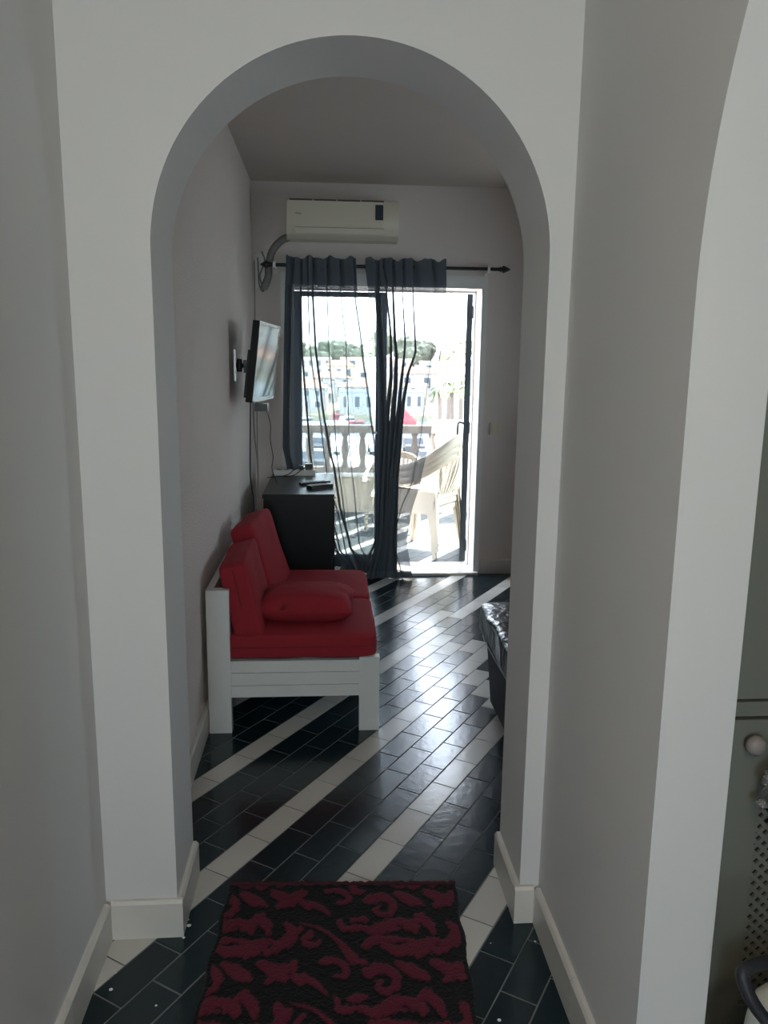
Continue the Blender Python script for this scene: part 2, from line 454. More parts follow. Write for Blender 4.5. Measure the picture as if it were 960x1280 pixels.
for s in (-1, 1):
    fin('pane', B(min(s * 0.02, s * 0.39), max(s * 0.02, s * 0.39), -0.003, 0.003, 0.89, 2.05), M['pane'], wn)
fin('wall_kitchen', B(2.6, 2.75, HY0, YA, 0, 2.75), M['plaster'], kind='structure')
fin('wall_far_left', B(-0.75, -0.507, YB2, 5.56, 0, 2.75), M['stucco'], kind='structure')
bm = bmesh.new()
box(bm, 3.2, 3.35, YB2, 3.52, 0, 2.75); box(bm, 3.2, 3.35, 4.08, 5.56, 0, 2.75); box(bm, 3.2, 3.35, 3.52, 4.08, 0, 1.15); box(bm, 3.2, 3.35, 3.52, 4.08, 2.05, 2.75)
fin('wall_far_right', bm, M['stucco'], kind='structure')
w2 = empty('added_side_window', (3.28, 3.8, 0), kind='structure')  # window added out of view to brighten the living room
bm = bmesh.new()
box(bm, -0.02, 0.02, -0.28, 0.28, 1.15, 1.18); box(bm, -0.02, 0.02, -0.28, 0.28, 2.02, 2.05)
for y_ in (-0.28, 0.25): box(bm, -0.02, 0.02, y_, y_ + 0.03, 1.18, 2.02)
fin('window_frame', bm, M['white_frame'], w2)
fin('pane', B(-0.003, 0.003, -0.25, 0.25, 1.18, 2.02), M['pane'], w2)
# wall with the balcony door
DX0, DX1, DZ = -0.262, 1.075, 2.042
out3 = [(-0.75, 0), (-0.75, 2.75), (3.35, 2.75), (3.35, 0), (DX1, 0), (DX1, DZ), (DX0, DZ), (DX0, 0)]
fin('wall_back', extrude_outline([(x, 5.56, z) for x, z in out3], (0, 0.24, 0)), M['room_plaster'], kind='structure')
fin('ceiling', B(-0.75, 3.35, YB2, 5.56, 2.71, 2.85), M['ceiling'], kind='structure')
fin('ceiling', B(-0.75, 2.75, HY0, YA, 2.60, 2.85), M['plaster'], kind='structure')

lamp = empty('added_hall_lamp', (0.0, -0.75, 2.60), 0, 'round opal lamp added unseen behind the viewer to warm the hall light', 'lamp')  # added out of view for warm light on the upper walls
fin('base', L([(0.10, -0.0), (0.10, -0.02), (0.085, -0.025)], 24), M['white_frame'], lamp)
ml = bpy.data.materials.new('added_lamp_glass'); ml.use_nodes = True
ml.node_tree.nodes['Principled BSDF'].inputs['Emission Color'].default_value = (1.0, 0.80, 0.52, 1)
ml.node_tree.nodes['Principled BSDF'].inputs['Emission Strength'].default_value = 22.0
fin('shade', L([(0.085, -0.025), (0.13, -0.05), (0.14, -0.08), (0.11, -0.115), (0.04, -0.13), (0.002, -0.132)], 24), ml, lamp, smooth=True)
# skirtings
def skirting(name, p0, p1, nrm, h=0.108, t=0.016):
    # tile skirting along p0-p1 with a rounded top edge, made of single tiles
    p0, p1, nv = Vector(p0), Vector(p1), Vector(nrm)
    d = p1 - p0; ln = d.length; d.normalize(); k = max(1, round(ln / 0.33)); s = ln / k
    root = empty(name, kind='structure')
    for i in range(k):
        bm = bmesh.new()
        prof = [(0, 0), (t, 0), (t, h - 0.008), (t - 0.006, h), (0, h)]
        r = []
        for q in (i * s + (0.0008 if i else 0), (i + 1) * s - (0.0008 if i < k - 1 else 0)):
            r.append([bm.verts.new((p0.x + d.x * q + nv.x * a, p0.y + d.y * q + nv.y * a, z + 0.0005)) for a, z in prof])
        for j in range(5): bm.faces.new((r[0][j], r[0][(j + 1) % 5], r[1][(j + 1) % 5], r[1][j]))
        bm.faces.new(r[0]); bm.faces.new(r[1])
        fin('skirting_tile', bm, M['skirting'], root)
    return root
skirting('baseboard_left', (-0.585, HY0), (-0.585, YA - 0.016), (1, 0))
skirting('baseboard_arch_left', (-0.569, YA), (CX - AR + 0.016, YA), (0, -1))
skirting('baseboard_jamb_left', (CX - AR, YA), (CX - AR, YB2), (1, 0))
skirting('baseboard_jamb_right', (CX + AR, YA), (CX + AR, YB2), (-1, 0))
skirting('baseboard_arch_right', (CX + AR - 0.016, YA), (0.561, YA), (0, -1))
skirting('baseboard_right', (0.577, YC + AA), (0.577, YA - 0.016), (-1, 0))
skirting('baseboard_far_left', (-0.507, YB2), (-0.507, 5.544), (1, 0))
skirting('baseboard_back', (DX1 + 0.05, 5.56), (3.2, 5.56), (0, -1))
skirting('baseboard_back_left', (-0.507, 5.56), (DX0 - 0.06, 5.56), (0, -1))

# ------------------------------------------------------------------ balcony door
dr = empty('door_1', (0, 0, 0), kind='structure')
bm = bmesh.new()
box(bm, DX0 - 0.055, DX0, 5.545, 5.565, 0, DZ + 0.085); box(bm, DX1, DX1 + 0.04, 5.545, 5.565, 0, DZ + 0.085)
box(bm, DX0, DX1, 5.545, 5.565, DZ, DZ + 0.085)
fin('casing', bm, M['white_frame'], dr, bevel=0.003)
bm = bmesh.new()
box(bm, DX0, DX0 + 0.03, 5.75, 5.80, 0, DZ); box(bm, DX1 - 0.010, DX1, 5.75, 5.80, 0, DZ); box(bm, DX0 + 0.03, DX1 - 0.010, 5.75, 5.80, DZ - 0.012, DZ)
fin('outer_frame', bm, M['white_frame'], dr, bevel=0.002)
fin('sill', B(DX0 - 0.03, DX1 + 0.03, 5.50, 5.84, -0.002, 0.018), M['skirting'], dr, bevel=0.004)
# closed left leaf
lf = fin('door_leaf', (lambda bm: (box(bm, -0.232, -0.182, 5.70, 5.745, 0.02, 2.02), box(bm, 0.350, 0.428, 5.70, 5.745, 0.02, 2.02), box(bm, -0.182, 0.350, 5.70, 5.745, 1.985, 2.02), box(bm, -0.182, 0.350, 5.70, 5.745, 0.02, 0.115), bm)[-1])(bmesh.new()), M['dark_frame'], dr, bevel=0.003)
lf['label'] = 'closed dark framed glass leaf'
fin('pane', B(-0.182, 0.350, 5.719, 5.725, 0.115, 1.985), M['pane'], lf)
fin('handle', (lambda bm: (tube(bm, [(0.40, 5.70, 1.03), (0.40, 5.665, 1.03), (0.32, 5.655, 1.03)], 0.008, 8), box(bm, 0.387, 0.413, 5.694, 5.702, 0.95, 1.10), bm)[-1])(bmesh.new()), M['chrome'], lf)
# open right leaf, swung out on the balcony, seen on its edge
ol = empty('open_door_leaf', (1.040, 5.815, 0), math.radians(79.6)); ol.parent = dr
ol['label'] = 'dark framed leaf swung open outwards'
bm = bmesh.new()
W_ = 0.60
box(bm, 0, 0.06, -0.022, 0.022, 0.03, 2.03); box(bm, W_ - 0.06, W_, -0.022, 0.022, 0.03, 2.03)
box(bm, 0.06, W_ - 0.06, -0.022, 0.022, 0.03, 0.12); box(bm, 0.06, W_ - 0.06, -0.022, 0.022, 1.975, 2.03)
fin('leaf_frame', bm, M['dark_frame'], ol, bevel=0.003)
fin('pane', B(0.06, W_ - 0.06, -0.003, 0.003, 0.12, 1.975), M['pane'], ol)
for hz in (0.16, 1.06, 1.90):
    fin('hinge', L([(0.009, hz - 0.045), (0.011, hz), (0.009, hz + 0.045)], 10, loc=(-0.006, -0.030, 0)), M['dark_rod'], ol)
fin('handle', T(smoothpts([(0.035, 0.022, 1.09), (0.035, 0.06, 1.09), (0.035, 0.065, 1.0)], 4), 0.008, 8), M['dark_rod'], ol)

# louvred shutter leaf folded open outside on the left
sh = empty('window_shutter', (DX0 + 0.012, 5.83, 0.03), 0, 'white louvred shutter folded open outside the left edge of the balcony door', 'shutter')
bm = bmesh.new()
box(bm, 0, 0.012, 0, 0.03, 0, 1.98); box(bm, 0.046, 0.058, 0, 0.03, 0, 1.98); box(bm, 0.012, 0.046, 0, 0.03, 0, 0.04); box(bm, 0.012, 0.046, 0, 0.03, 1.94, 1.98)
fin('shutter_frame', bm, M['white_frame'], sh)
sl0 = None
for i in range(62):
    if sl0 is None:
        sl0 = fin('slat', B(0.012, 0.046, -0.012, 0.012, -0.003, 0.003, mtx=Matrix.Rotation(0.6, 4, 'X')), M['white_frame'], sh)
        sl0.location = (0, 0.015, 0.055)
    else:
        c = sl0.copy(); C.objects.link(c); c.parent = sh; c.location = (0, 0.015, 0.055 + i * 0.0303)

# ------------------------------------------------------------------ curtain rod and curtains
rod = empty('curtain_rod', (0, 5.47, 2.165), 0, 'dark metal curtain rod with arrow finials above the balcony door', 'curtain rod')
fin('rod', L([(0.0115, -0.375), (0.0115, 1.175)], 12, 'X'), M['dark_rod'], rod, smooth=True, angle=0.7)
fin('finial', L([(0.0115, 1.175), (0.02, 1.18), (0.012, 1.19), (0.026, 1.20), (0.018, 1.222), (0.003, 1.25)], 12, 'X'), M['dark_rod'], rod, smooth=True)
fin('finial', L([(0.0115, -0.375), (0.02, -0.38), (0.012, -0.388), (0.026, -0.398), (0.018, -0.42), (0.003, -0.445)], 12, 'X'), M['dark_rod'], rod, smooth=True)
for bx in (-0.352, 1.10):
    bm = bmesh.new(); box(bm, bx - 0.009, bx + 0.009, -0.016, 0.09, -0.022, 0.0175); box(bm, bx - 0.012, bx + 0.012, 0.078, 0.09, -0.05, 0.03)
    fin('bracket', bm, M['white_plastic'], rod, bevel=0.002)

def interp(poly, z):
    # poly: (x, z) from top to bottom
    if z >= poly[0][1]: return poly[0][0]
    for (xa, za), (xb, zb) in zip(poly, poly[1:]):
        if za >= z >= zb:
            t = (za - z) / max(za - zb, 1e-6); t = t * t * (3 - 2 * t) * 0.35 + t * 0.65
            return xa + (xb - xa) * t
    return poly[-1][0]
def curtain(name, label, left, right, folds, ytop, zt, zb, hem, seed, pw=1.0, drift=0.0):
    root = empty(name, (0, 0, 0), 0, label, 'curtain')
    NR = 110
    def row(z, t):
        xl, xr = interp(left, z), interp(right, z)
        wdt = xr - xl
        fs = sorted([(min(max(interp(f[0], z), xl + 0.002), xr - 0.002), f[1], f[2], f[3]) for f in folds], key=lambda q: q[0])
        pts = [(xl, 0.0)]
        px_, py_ = xl, 0.0
        for x, w0, w1, layers in fs:
            wz = w0 + (w1 - w0) * max(t, 0.0) ** pw
            a = x - wz / 2; b = x + wz / 2
            for q in range(1, 5):        # undulating cloth between pleats
                s = q / 5; pts.append((px_ + (a - px_) * s, py_ + 0.0025 * math.sin(s * PI + seed + z * 2)))
            y0 = 0.0
            for q in range(layers):
                x0, x1 = (a, b) if q % 2 == 0 else (b, a)
                pts.append((x0, y0 + 0.003)); pts.append((x1, y0 + 0.011)); y0 += 0.007
            px_, py_ = b, 0.0
        for q in range(1, 6):
            s = q / 6; pts.append((px_ + (xr - px_) * s, 0.002 * math.sin(s * PI * 2 + seed)))
        pts.append((xr, 0.0))
        return pts
    def sheet(z0, z1, nr, nm, m, ruffle, yo):
        bm = bmesh.new(); rows = []
        for i in range(nr + 1):
            t = i / nr; z = z0 + (z1 - z0) * t; tt = (zt - z) / (zt - zb)
            r = []
            for j, (x, y) in enumerate(row(z, tt)):
                zz = z
                if ruffle and i == 0: zz += 0.010 * math.sin(x * 46 + seed) + 0.006 * math.sin(x * 90)
                if not ruffle and i == nr: zz += 0.006 * math.sin(x * 31 + seed)
                yy = ytop + y + yo + drift * min(1, max(tt, 0) * 1.6) + 0.02 * math.sin(tt * 2.3 + seed) * (max(tt, 0.0) ** 1.2)
                r.append(bm.verts.new((x, yy, zz)))
            rows.append(r)
        for i in range(nr):
            for j in range(len(rows[0]) - 1):
                bm.faces.new((rows[i][j], rows[i][j + 1], rows[i + 1][j + 1], rows[i + 1][j]))
        return fin(nm, bm, m, root, smooth=True)
    sheet(zt - 0.01, zb, NR, 'voile_panel', M['voile'], False, 0.0)
    # gathered heading over the rod: one layer in front, one behind
    sheet(zt + 0.03, 2.035, 12, 'heading', M['heading'], True, -0.022)
    sheet(zt + 0.026, zt - 0.055, 6, 'heading', M['heading'], True, 0.026)
    # hem band
    sheet(zb + hem, zb + 0.004, 4, 'hem', M['heading'], False, -0.006)
    return root
L1l = [(-0.26, 2.19), (-0.273, 1.963), (-0.289, 1.54), (-0.307, 0.938), (-0.276, 0.713), (-0.081, 0.426), (0.032, 0.215), (0.107, 0.091), (0.070, 0.02)]
L1r = [(0.194, 2.194), (0.206, 1.971), (0.246, 1.654), (0.311, 1.18), (0.347, 0.94), (0.362, 0.483), (0.36, 0.19), (0.378, 0.089), (0.410, 0.02)]
F = {
 'f0': [(-0.250, 2.171), (-0.262, 1.963), (-0.276, 1.54), (-0.292, 0.938), (-0.24, 0.713), (-0.025, 0.426), (0.061, 0.191), (0.141, 0.09)],
 'f1': [(-0.18, 2.171), (-0.177, 1.964), (-0.174, 1.648), (-0.126, 0.938), (-0.097, 0.713), (0.038, 0.425), (0.089, 0.191), (0.176, 0.09), (0.199, 0.036)],
 'f2': [(-0.132, 2.172), (-0.128, 1.965), (-0.119, 1.649), (-0.029, 0.939), (0.004, 0.713), (0.083, 0.425), (0.124, 0.215), (0.153, 0.114), (0.211, 0.036)],
 'f3': [(-0.1, 2.173), (-0.096, 1.966), (-0.081, 1.649), (-0.039, 1.271), (0.01, 0.939), (0.049, 0.787), (0.083, 0.541), (0.164, 0.214), (0.233, 0.09)],
 'f4': [(-0.004, 2.175), (0.001, 1.967), (0.011, 1.651), (0.063, 0.939), (0.123, 0.437), (0.164, 0.214), (0.262, 0.113), (0.263, 0.036)],
 'f5': [(0.082, 2.177), (0.093, 1.969), (0.131, 1.636), (0.156, 0.94), (0.203, 0.506), (0.227, 0.255), (0.279, 0.113), (0.292, 0.036)],
 'f6': [(0.178, 2.179), (0.19, 1.971), (0.235, 1.654), (0.3, 1.18), (0.335, 0.94), (0.351, 0.483), (0.347, 0.261), (0.291, 0.113), (0.326, 0.035)]}
curtain('curtain', 'sheer black curtain in front of the closed left glass leaf, bunched over the dresser', L1l, L1r,
        [(F['f0'], 0.044, 0.012, 5), (F['f1'], 0.013, 0.010, 5), (F['f2'], 0.007, 0.010, 5), (F['f3'], 0.014, 0.018, 5), (F['f4'], 0.006, 0.012, 5), (F['f5'], 0.005, 0.010, 5), (F['f6'], 0.007, 0.02, 5)],
        5.462, 2.185, 0.02, 0.075, 0.4, 5.0, 0.025)
R1l = [(0.258, 2.173), (0.276, 1.997), (0.321, 1.707), (0.341, 1.385), (0.353, 0.716), (0.357, 0.283), (0.336, 0.136), (0.268, 0.01)]
R1r = [(0.804, 2.199), (0.809, 2.006), (0.79, 1.66), (0.758, 1.389), (0.726, 1.056), (0.66, 0.717), (0.596, 0.486), (0.565, 0.276), (0.597, 0.08), (0.611, 0.008)]
G = {
 'a': [(0.371, 2.17), (0.405, 1.999), (0.436, 1.709), (0.441, 1.44), (0.417, 1.166), (0.40, 0.716), (0.395, 0.283), (0.349, 0.0)],
 'b': [(0.436, 2.171), (0.449, 2.0), (0.464, 1.71), (0.477, 1.576), (0.474, 1.375), (0.462, 1.238), (0.441, 0.943), (0.43, 0.282), (0.395, 0.0)],
 'c': [(0.576, 2.174), (0.585, 2.002), (0.609, 1.61), (0.556, 1.441), (0.526, 1.238), (0.507, 1.027), (0.478, 0.716), (0.461, 0.282), (0.453, 0.0)],
 'd': [(0.706, 2.177), (0.738, 2.005), (0.729, 1.66), (0.696, 1.388), (0.659, 1.056), (0.603, 0.716), (0.515, 0.486), (0.467, 0.276), (0.522, 0.081), (0.541, 0.0)],
 'e': [(0.506, 2.172), (0.514, 2.001), (0.536, 1.657), (0.503, 1.277), (0.474, 0.999), (0.455, 0.716), (0.426, 0.282), (0.372, 0.0)],
 'g': [(0.33, 2.17), (0.34, 1.999), (0.36, 1.709), (0.375, 1.44), (0.38, 1.166), (0.375, 0.716), (0.375, 0.283), (0.31, 0.0)]}
curtain('curtain', 'sheer black curtain gathered like a column at the gap of the open balcony door', R1l, R1r,
        [(G['g'], 0.03, 0.06, 5), (G['a'], 0.008, 0.10, 5), (G['b'], 0.010, 0.10, 7), (G['e'], 0.003, 0.10, 5), (G['c'], 0.004, 0.09, 5), (G['d'], 0.002, 0.008, 3)],
        5.462, 2.185, 0.006, 0.05, 1.7, 1.7, -0.035)

# ------------------------------------------------------------------ air conditioner
ac = empty('air_conditioner', (0.104, 5.56, 2.325), 0, 'cream split air conditioner with a dark display on the wall above the curtain rod', 'air conditioner')
hw = 0.368
prof = [(0.0, 0.0), (-0.12, 0.0), (-0.165, 0.025), (-0.185, 0.06), (-0.19, 0.13), (-0.185, 0.22), (-0.17, 0.245), (-0.13, 0.255), (0.0, 0.255)]
bm = bmesh.new()
ra = [bm.verts.new((-hw, y, z)) for y, z in prof]; rb = [bm.verts.new((hw, y, z)) for y, z in prof]
for i in range(len(prof)): bm.faces.new((ra[i], ra[(i + 1) % len(prof)], rb[(i + 1) % len(prof)], rb[i]))
bm.faces.new(ra); bm.faces.new(rb)
fin('housing', bm, M['ac_white'], ac, bevel=0.008, smooth=True, angle=0.5)
for i in range(4):
    fin('intake_slot', B(-0.345 + i * 0.155, -0.345 + i * 0.155 + 0.148, -0.1905, -0.178, 0.236, 0.243), M['slot'], ac)
bm = bmesh.new(); box(bm, -0.31, 0.27, -0.1965, -0.186, 0.030, 0.0655)
fin('louvre_flap', bm, M['ac_white'], ac, bevel=0.003)
fin('flap_gap', B(-0.312, 0.272, -0.1885, -0.180, 0.0665, 0.0695), M['slot'], ac)
fin('front_panel', B(-0.362, 0.262, -0.1965, -0.186, 0.076, 0.232), M['ac_white'], ac, bevel=0.005)
fin('display', B(0.212, 0.264, -0.1985, -0.196, 0.120, 0.215), M['ac_dark'], ac, bevel=0.001)
# maker's mark: a small swoosh before tiny letters
def text(name, s, size, m, parent, mtx, ext=0.0005):
    cu = bpy.data.curves.new(name, 'FONT'); cu.body = s; cu.size = size; cu.extrude = ext; cu.align_x = 'LEFT'
    o = bpy.data.objects.new(name, cu); C.objects.link(o)
    bpy.context.view_layer.update()
    me = bpy.data.meshes.new_from_object(o.evaluated_get(bpy.context.evaluated_depsgraph_get()))
    bpy.data.objects.remove(o)
    q = bpy.data.objects.new(name, me); me.materials.append(m); C.objects.link(q); q.parent = parent; q.matrix_local = mtx
    return q
text('logo', 'Midea', 0.017, M['slot'], ac, Matrix.Translation((-0.312, -0.1972, 0.146)) @ Matrix.Rotation(PI / 2, 4, 'X'))

hose = empty('air_conditioner_hose', (0, 0, 0), 0, 'grey taped hose curving down from the air conditioner to the corner', 'hose')
hp = smoothpts([(-0.25, 5.50, 2.350), (-0.303, 5.495, 2.325), (-0.362, 5.50, 2.262), (-0.392, 5.51, 2.172), (-0.397, 5.52, 2.094), (-0.43, 5.53, 2.012)], 8)
fin('hose', T(hp, [0.024 + 0.0015 * (i % 2) for i in range(len(hp))], 12), M['grey_rubber'], hose, smooth=True)
fin('cable', T(smoothpts([(-0.44, 5.545, 2.26), (-0.42, 5.53, 2.19), (-0.455, 5.54, 2.10), (-0.43, 5.54, 2.0), (-0.46, 5.545, 2.04), (-0.468, 5.548, 2.22)], 6), 0.005, 6), M['grey_rubber'], hose)
fin('wall_patch', B(-0.485, -0.40, 5.552, 5.560, 2.02, 2.24), M['white_plastic'], hose, bevel=0.003)
fin('corner_cable', T([(-0.492, 5.55, 2.2), (-0.493, 5.552, 1.6), (-0.492, 5.55, 0.8)], 0.003, 6), M['grey_rubber'], hose)

sw = empty('light_switch', (1.214, 5.56, 1.075), 0, 'cream square light switch on the wall right of the balcony door', 'light switch')
fin('plate', B(-0.045, 0.045, -0.012, 0.0, -0.042, 0.042), M['cream_plastic'], sw, bevel=0.003)
for s in (-1, 1): fin('rocker', B(s * 0.018 - 0.015, s * 0.018 + 0.015, -0.016, -0.011, -0.026, 0.026), M['cream_plastic'], sw, bevel=0.002)

# ------------------------------------------------------------------ television
ux = Vector((0.068, 0.60, 0.0)).normalized(); uz = Vector((0.049, 0.0, 0.419)); uz = (uz - uz.dot(ux) * ux).normalized(); un = ux.cross(uz)  # un faces the room
tv = empty('television', (0, 0, 0), 0, 'flat black television tilted down on the left wall above the dresser', 'television')
mw = Matrix((ux, uz, un)).transposed().to_4x4(); mw.translation = Vector((-0.394, 4.15, 1.308))
tv.matrix_world = mw
TWd, THt = 0.605, 0.422
bm = bmesh.new(); box(bm, 0, TWd, 0, THt, -0.034, 0)
fin('casing', bm, M['tv_frame'], tv, bevel=0.005)
bm = bmesh.new(); vs = box(bm, 0.03, TWd - 0.03, 0.02, 0.27, -0.052, -0.030)
fin('rear_housing', bm, M['black_plastic'], tv, bevel=0.012)
fin('screen', B(0.016, TWd - 0.016, 0.022, THt - 0.016, -0.001, 0.0012), M['screen'], tv)
bm = bmesh.new()
box(bm, 0, TWd, 0, 0.022, 0, 0.004); box(bm, 0, TWd, THt - 0.015, THt, 0, 0.004); box(bm, 0, 0.014, 0.022, THt - 0.015, 0, 0.004); box(bm, TWd - 0.014, TWd, 0.022, THt - 0.015, 0, 0.004)
fin('bezel', bm, M['tv_frame'], tv, bevel=0.0015)
br = empty('wall_bracket', (-0.507, 4.38, 1.50), 0, 'steel and black swivel bracket on the left wall holding the television', 'bracket')
fin('wall_plate', B(0, 0.010, -0.012, 0.012, -0.085, 0.085), M['chrome'], br, bevel=0.002)
fin('arm', T([(0.008, 0, 0), (0.035, 0.02, 0.0), (0.06, 0.05, -0.005)], 0.013, 10), M['black_plastic'], br)
fin('joint', L([(0.012, -0.035), (0.016, -0.03), (0.016, 0.03), (0.012, 0.035)], 12, loc=(0.028, 0, 0)), M['black_plastic'], br)
fin('tilt_head', B(0.048, 0.064, 0.02, 0.10, -0.04, 0.03), M['black_plastic'], br, bevel=0.004)
bxo = fin('signal_box', B(-0.395, -0.325, 4.32, 4.42, 1.255, 1.295), M['black_plastic'], bevel=0.005)
tag(bxo, 'small black adapter box hanging under the television', 'adapter')
for nm, lb, pts, m, r in (
    ('power_cord', 'grey power cord hanging from the television down behind the red cushions', [(-0.40, 4.30, 1.30), (-0.40, 4.32, 1.15), (-0.385, 4.33, 0.95), (-0.39, 4.34, 0.75), (-0.41, 4.40, 0.55), (-0.43, 4.42, 0.2), (-0.43, 4.42, 0.03)], 'grey_rubber', 0.0045),
    ('antenna_cable', 'black cable hanging down the wall from the left of the television', [(-0.41, 4.26, 1.31), (-0.415, 4.26, 1.15), (-0.42, 4.27, 0.9), (-0.405, 4.30, 0.7), (-0.42, 4.3, 0.3), (-0.42, 4.3, 0.03)], 'black_plastic', 0.004),
    ('adapter_cord', 'thin black cord dropping in loose bends from the adapter to the dresser', [(-0.335, 4.37, 1.26), (-0.318, 4.42, 1.18), (-0.325, 4.5, 1.08), (-0.315, 4.55, 0.98), (-0.325, 4.6, 0.9), (-0.30, 4.70, 0.80), (-0.30, 4.78, 0.776)], 'black_plastic', 0.0025)):
    o_ = fin(nm, T(smoothpts(pts, 6), r, 6), M[m], tv if nm != 'adapter_cord' else bxo)
    if nm != 'adapter_cord': o_.matrix_parent_inverse = mw.inverted()

# ------------------------------------------------------------------ dresser
ds = empty('dresser', (-0.17, 4.965, 0), 0, 'black laminate chest of drawers beside the balcony door under the television', 'dresser')
bm = bmesh.new(); box(bm, -0.20, 0.195, -0.48, 0.43, 0.04, 0.745)
fin('carcass', bm, M['black_lam'], ds, bevel=0.002)
fin('top', B(-0.205, 0.210, -0.485, 0.435, 0.746, 0.770), M['black_lam'], ds, bevel=0.002)
fin('plinth', B(-0.19, 0.17, -0.46, 0.41, 0.0, 0.04), M['black_lam'], ds)
for r_ in range(4):
    for c_ in range(2):
        y0 = -0.476 + c_ * 0.455; z0 = 0.05 + r_ * 0.174
        d = fin('drawer', B(0.196, 0.212, y0, y0 + 0.45, z0, z0 + 0.168), M['black_lam'], ds, bevel=0.0015)
        fin('knob', L([(0.003, 0.212), (0.004, 0.220), (0.007, 0.222), (0.006, 0.229)], 10, 'X', loc=(0, y0 + 0.06, z0 + 0.09)), M['chrome'], d)
lbo = fin('sticker', B(0.2125, 0.2135, -0.47, -0.42, 0.52, 0.60), M['white_plastic'], ds)

ps = empty('power_strip', (-0.222, 5.30, 0.770), 0.0, 'white extension socket bar lying at the back edge of the dresser', 'power strip')
fin('body', B(-0.14, 0.14, -0.028, 0.028, 0.0, 0.036), M['white_plastic'], ps, bevel=0.005)
for i in range(4): fin('socket', L([(0.018, 0.034), (0.018, 0.0375), (0.015, 0.0378)], 16, loc=(-0.105 + i * 0.05, 0, 0)), M['slot'], ps)
fin('switch', B(0.105, 0.125, -0.01, 0.01, 0.034, 0.040), M['black_plastic'], ps)
for i, (px, lb) in enumerate(((0.095, 'larger black plug pushed in the right end of the socket bar'), (0.045, 'smaller black plug in the middle of the socket bar'))):
    pl = empty('plug', (-0.222 + px, 5.30, 0.808), 0, lb, 'plug')
    s = 1.0 if i == 0 else 0.7
    fin('plug_body', B(-0.024 * s, 0.024 * s, -0.02, 0.02, 0, 0.040 * s), M['black_plastic'], pl, bevel=0.006)
    fin('cord', T(smoothpts([(-0.02 * s, -0.012, 0.02 * s), (-0.05, -0.035, 0.0), (-0.10, -0.07, -0.03), (-0.17 - 0.05 * i, -0.11 - 0.05 * i, -0.0345)], 6), 0.003, 6), M['black_plastic'], pl)
def remote(nm, lb, loc, rz, ln, wd, th, tilt=0):
    r = empty(nm, loc, rz, lb, 'remote')
    r.rotation_euler = (0, tilt, rz)
    fin('body', B(-ln / 2, ln / 2, -wd / 2, wd / 2, 0, th), M['black_plastic'], r, bevel=th * 0.3)
    bm = bmesh.new()
    for i in range(7):
        for j in (-1, 0, 1):
            box(bm, -ln * 0.42 + i * ln * 0.12, -ln * 0.42 + i * ln * 0.12 + 0.008, j * wd * 0.28 - 0.004, j * wd * 0.28 + 0.004, th - 0.001, th + 0.002)
    fin('buttons', bm, M['slot'], r, kind='stuff')
remote('remote_control', 'slim black remote control lying behind the other on the dresser', (-0.080, 4.87, 0.770), 0.50, 0.20, 0.045, 0.018)
remote('remote_control', 'chunky black remote control nearest the front corner of the dresser', (-0.045, 4.70, 0.770), 0.62, 0.16, 0.055, 0.026)

# ------------------------------------------------------------------ red bench sofa
sf = empty('sofa_bench', (-0.14, 3.58, 0), 0, 'white painted wooden two-seat sofa bench along the left wall', 'sofa')
SX, SY = -0.14, 3.58
def sbox(name, x0, x1, y0, y1, z0, z1, bev=0.003, m='white_wood', par=None):
    return fin(name, B(x0 - SX, x1 - SX, y0 - SY, y1 - SY, z0, z1), M[m], par or sf, bevel=bev)
for y0 in (3.05, 4.065):
    sbox('leg', -0.488, -0.396, y0, y0 + 0.045, 0, 0.612)
    sbox('leg', 0.130, 0.214, y0, y0 + 0.045, 0, 0.322)
for y0 in (3.058, 4.072):
    for z0, z1 in ((0.153, 0.203), (0.205, 0.258), (0.260, 0.309)):
        sbox('end_board', -0.396, 0.130, y0, y0 + 0.028, z0, z1, 0.002)
for z0, z1 in ((0.205, 0.258), (0.260, 0.309)):
    sbox('front_board', 0.178, 0.206, 3.095, 4.065, z0, z1, 0.002)
sbox('back_rail', -0.488, -0.460, 3.095, 4.065, 0.54, 0.612)
sbox('back_rail', -0.488, -0.460, 3.095, 4.065, 0.40, 0.47)
sbox('back_rail', -0.488, -0.460, 3.095, 4.065, 0.20, 0.309)
for i in range(9):
    y0 = 3.10 + i * 0.108
    sbox('seat_slat', -0.458, 0.176, y0, y0 + 0.07, 0.292, 0.310, 0.002)
def cushion_thing(name, lb, loc, size, rot, e, crown=0.0, wob=0.0, seed=0, seam=True, grp=None):
    c = empty(name, loc, 0, lb, 'cushion', grp); c.rotation_euler = rot
    fin('cover', puffy(size, e, 16, crown, wob, seed), M['red'], c, smooth=True)
    if seam:
        pts = []
        p = 2 / e
        for k in range(73):
            a = 2 * PI * k / 72; cx, sy = math.cos(a), math.sin(a)
            s = (abs(cx) ** p + abs(sy) ** p) ** (-1 / p)
            pts.append((cx * s * size[0] / 2 * 1.0, sy * s * size[1] / 2 * 1.0, 0.0))
        fin('seam', T(pts, 0.0022, 5), M['red_seam'], c)
    return c
cushion_thing('seat_cushion', 'red seat cushion on the near half of the white sofa bench', (-0.115, 3.322, 0.367), (0.64, 0.53, 0.110), (0, 0, 0), 0.16, 0.05, 0.004, 1)
cushion_thing('seat_cushion', 'red seat cushion on the far half of the white sofa bench', (-0.115, 3.856, 0.367), (0.64, 0.52, 0.110), (0, 0, 0), 0.16, 0.05, 0.004, 5)
cushion_thing('back_cushion', 'red back cushion leaning on the near end of the sofa bench', (-0.350, 3.325, 0.540), (0.35, 0.50, 0.125), (0, math.radians(78), math.radians(0)), 0.17, 0.08, 0.005, 9)
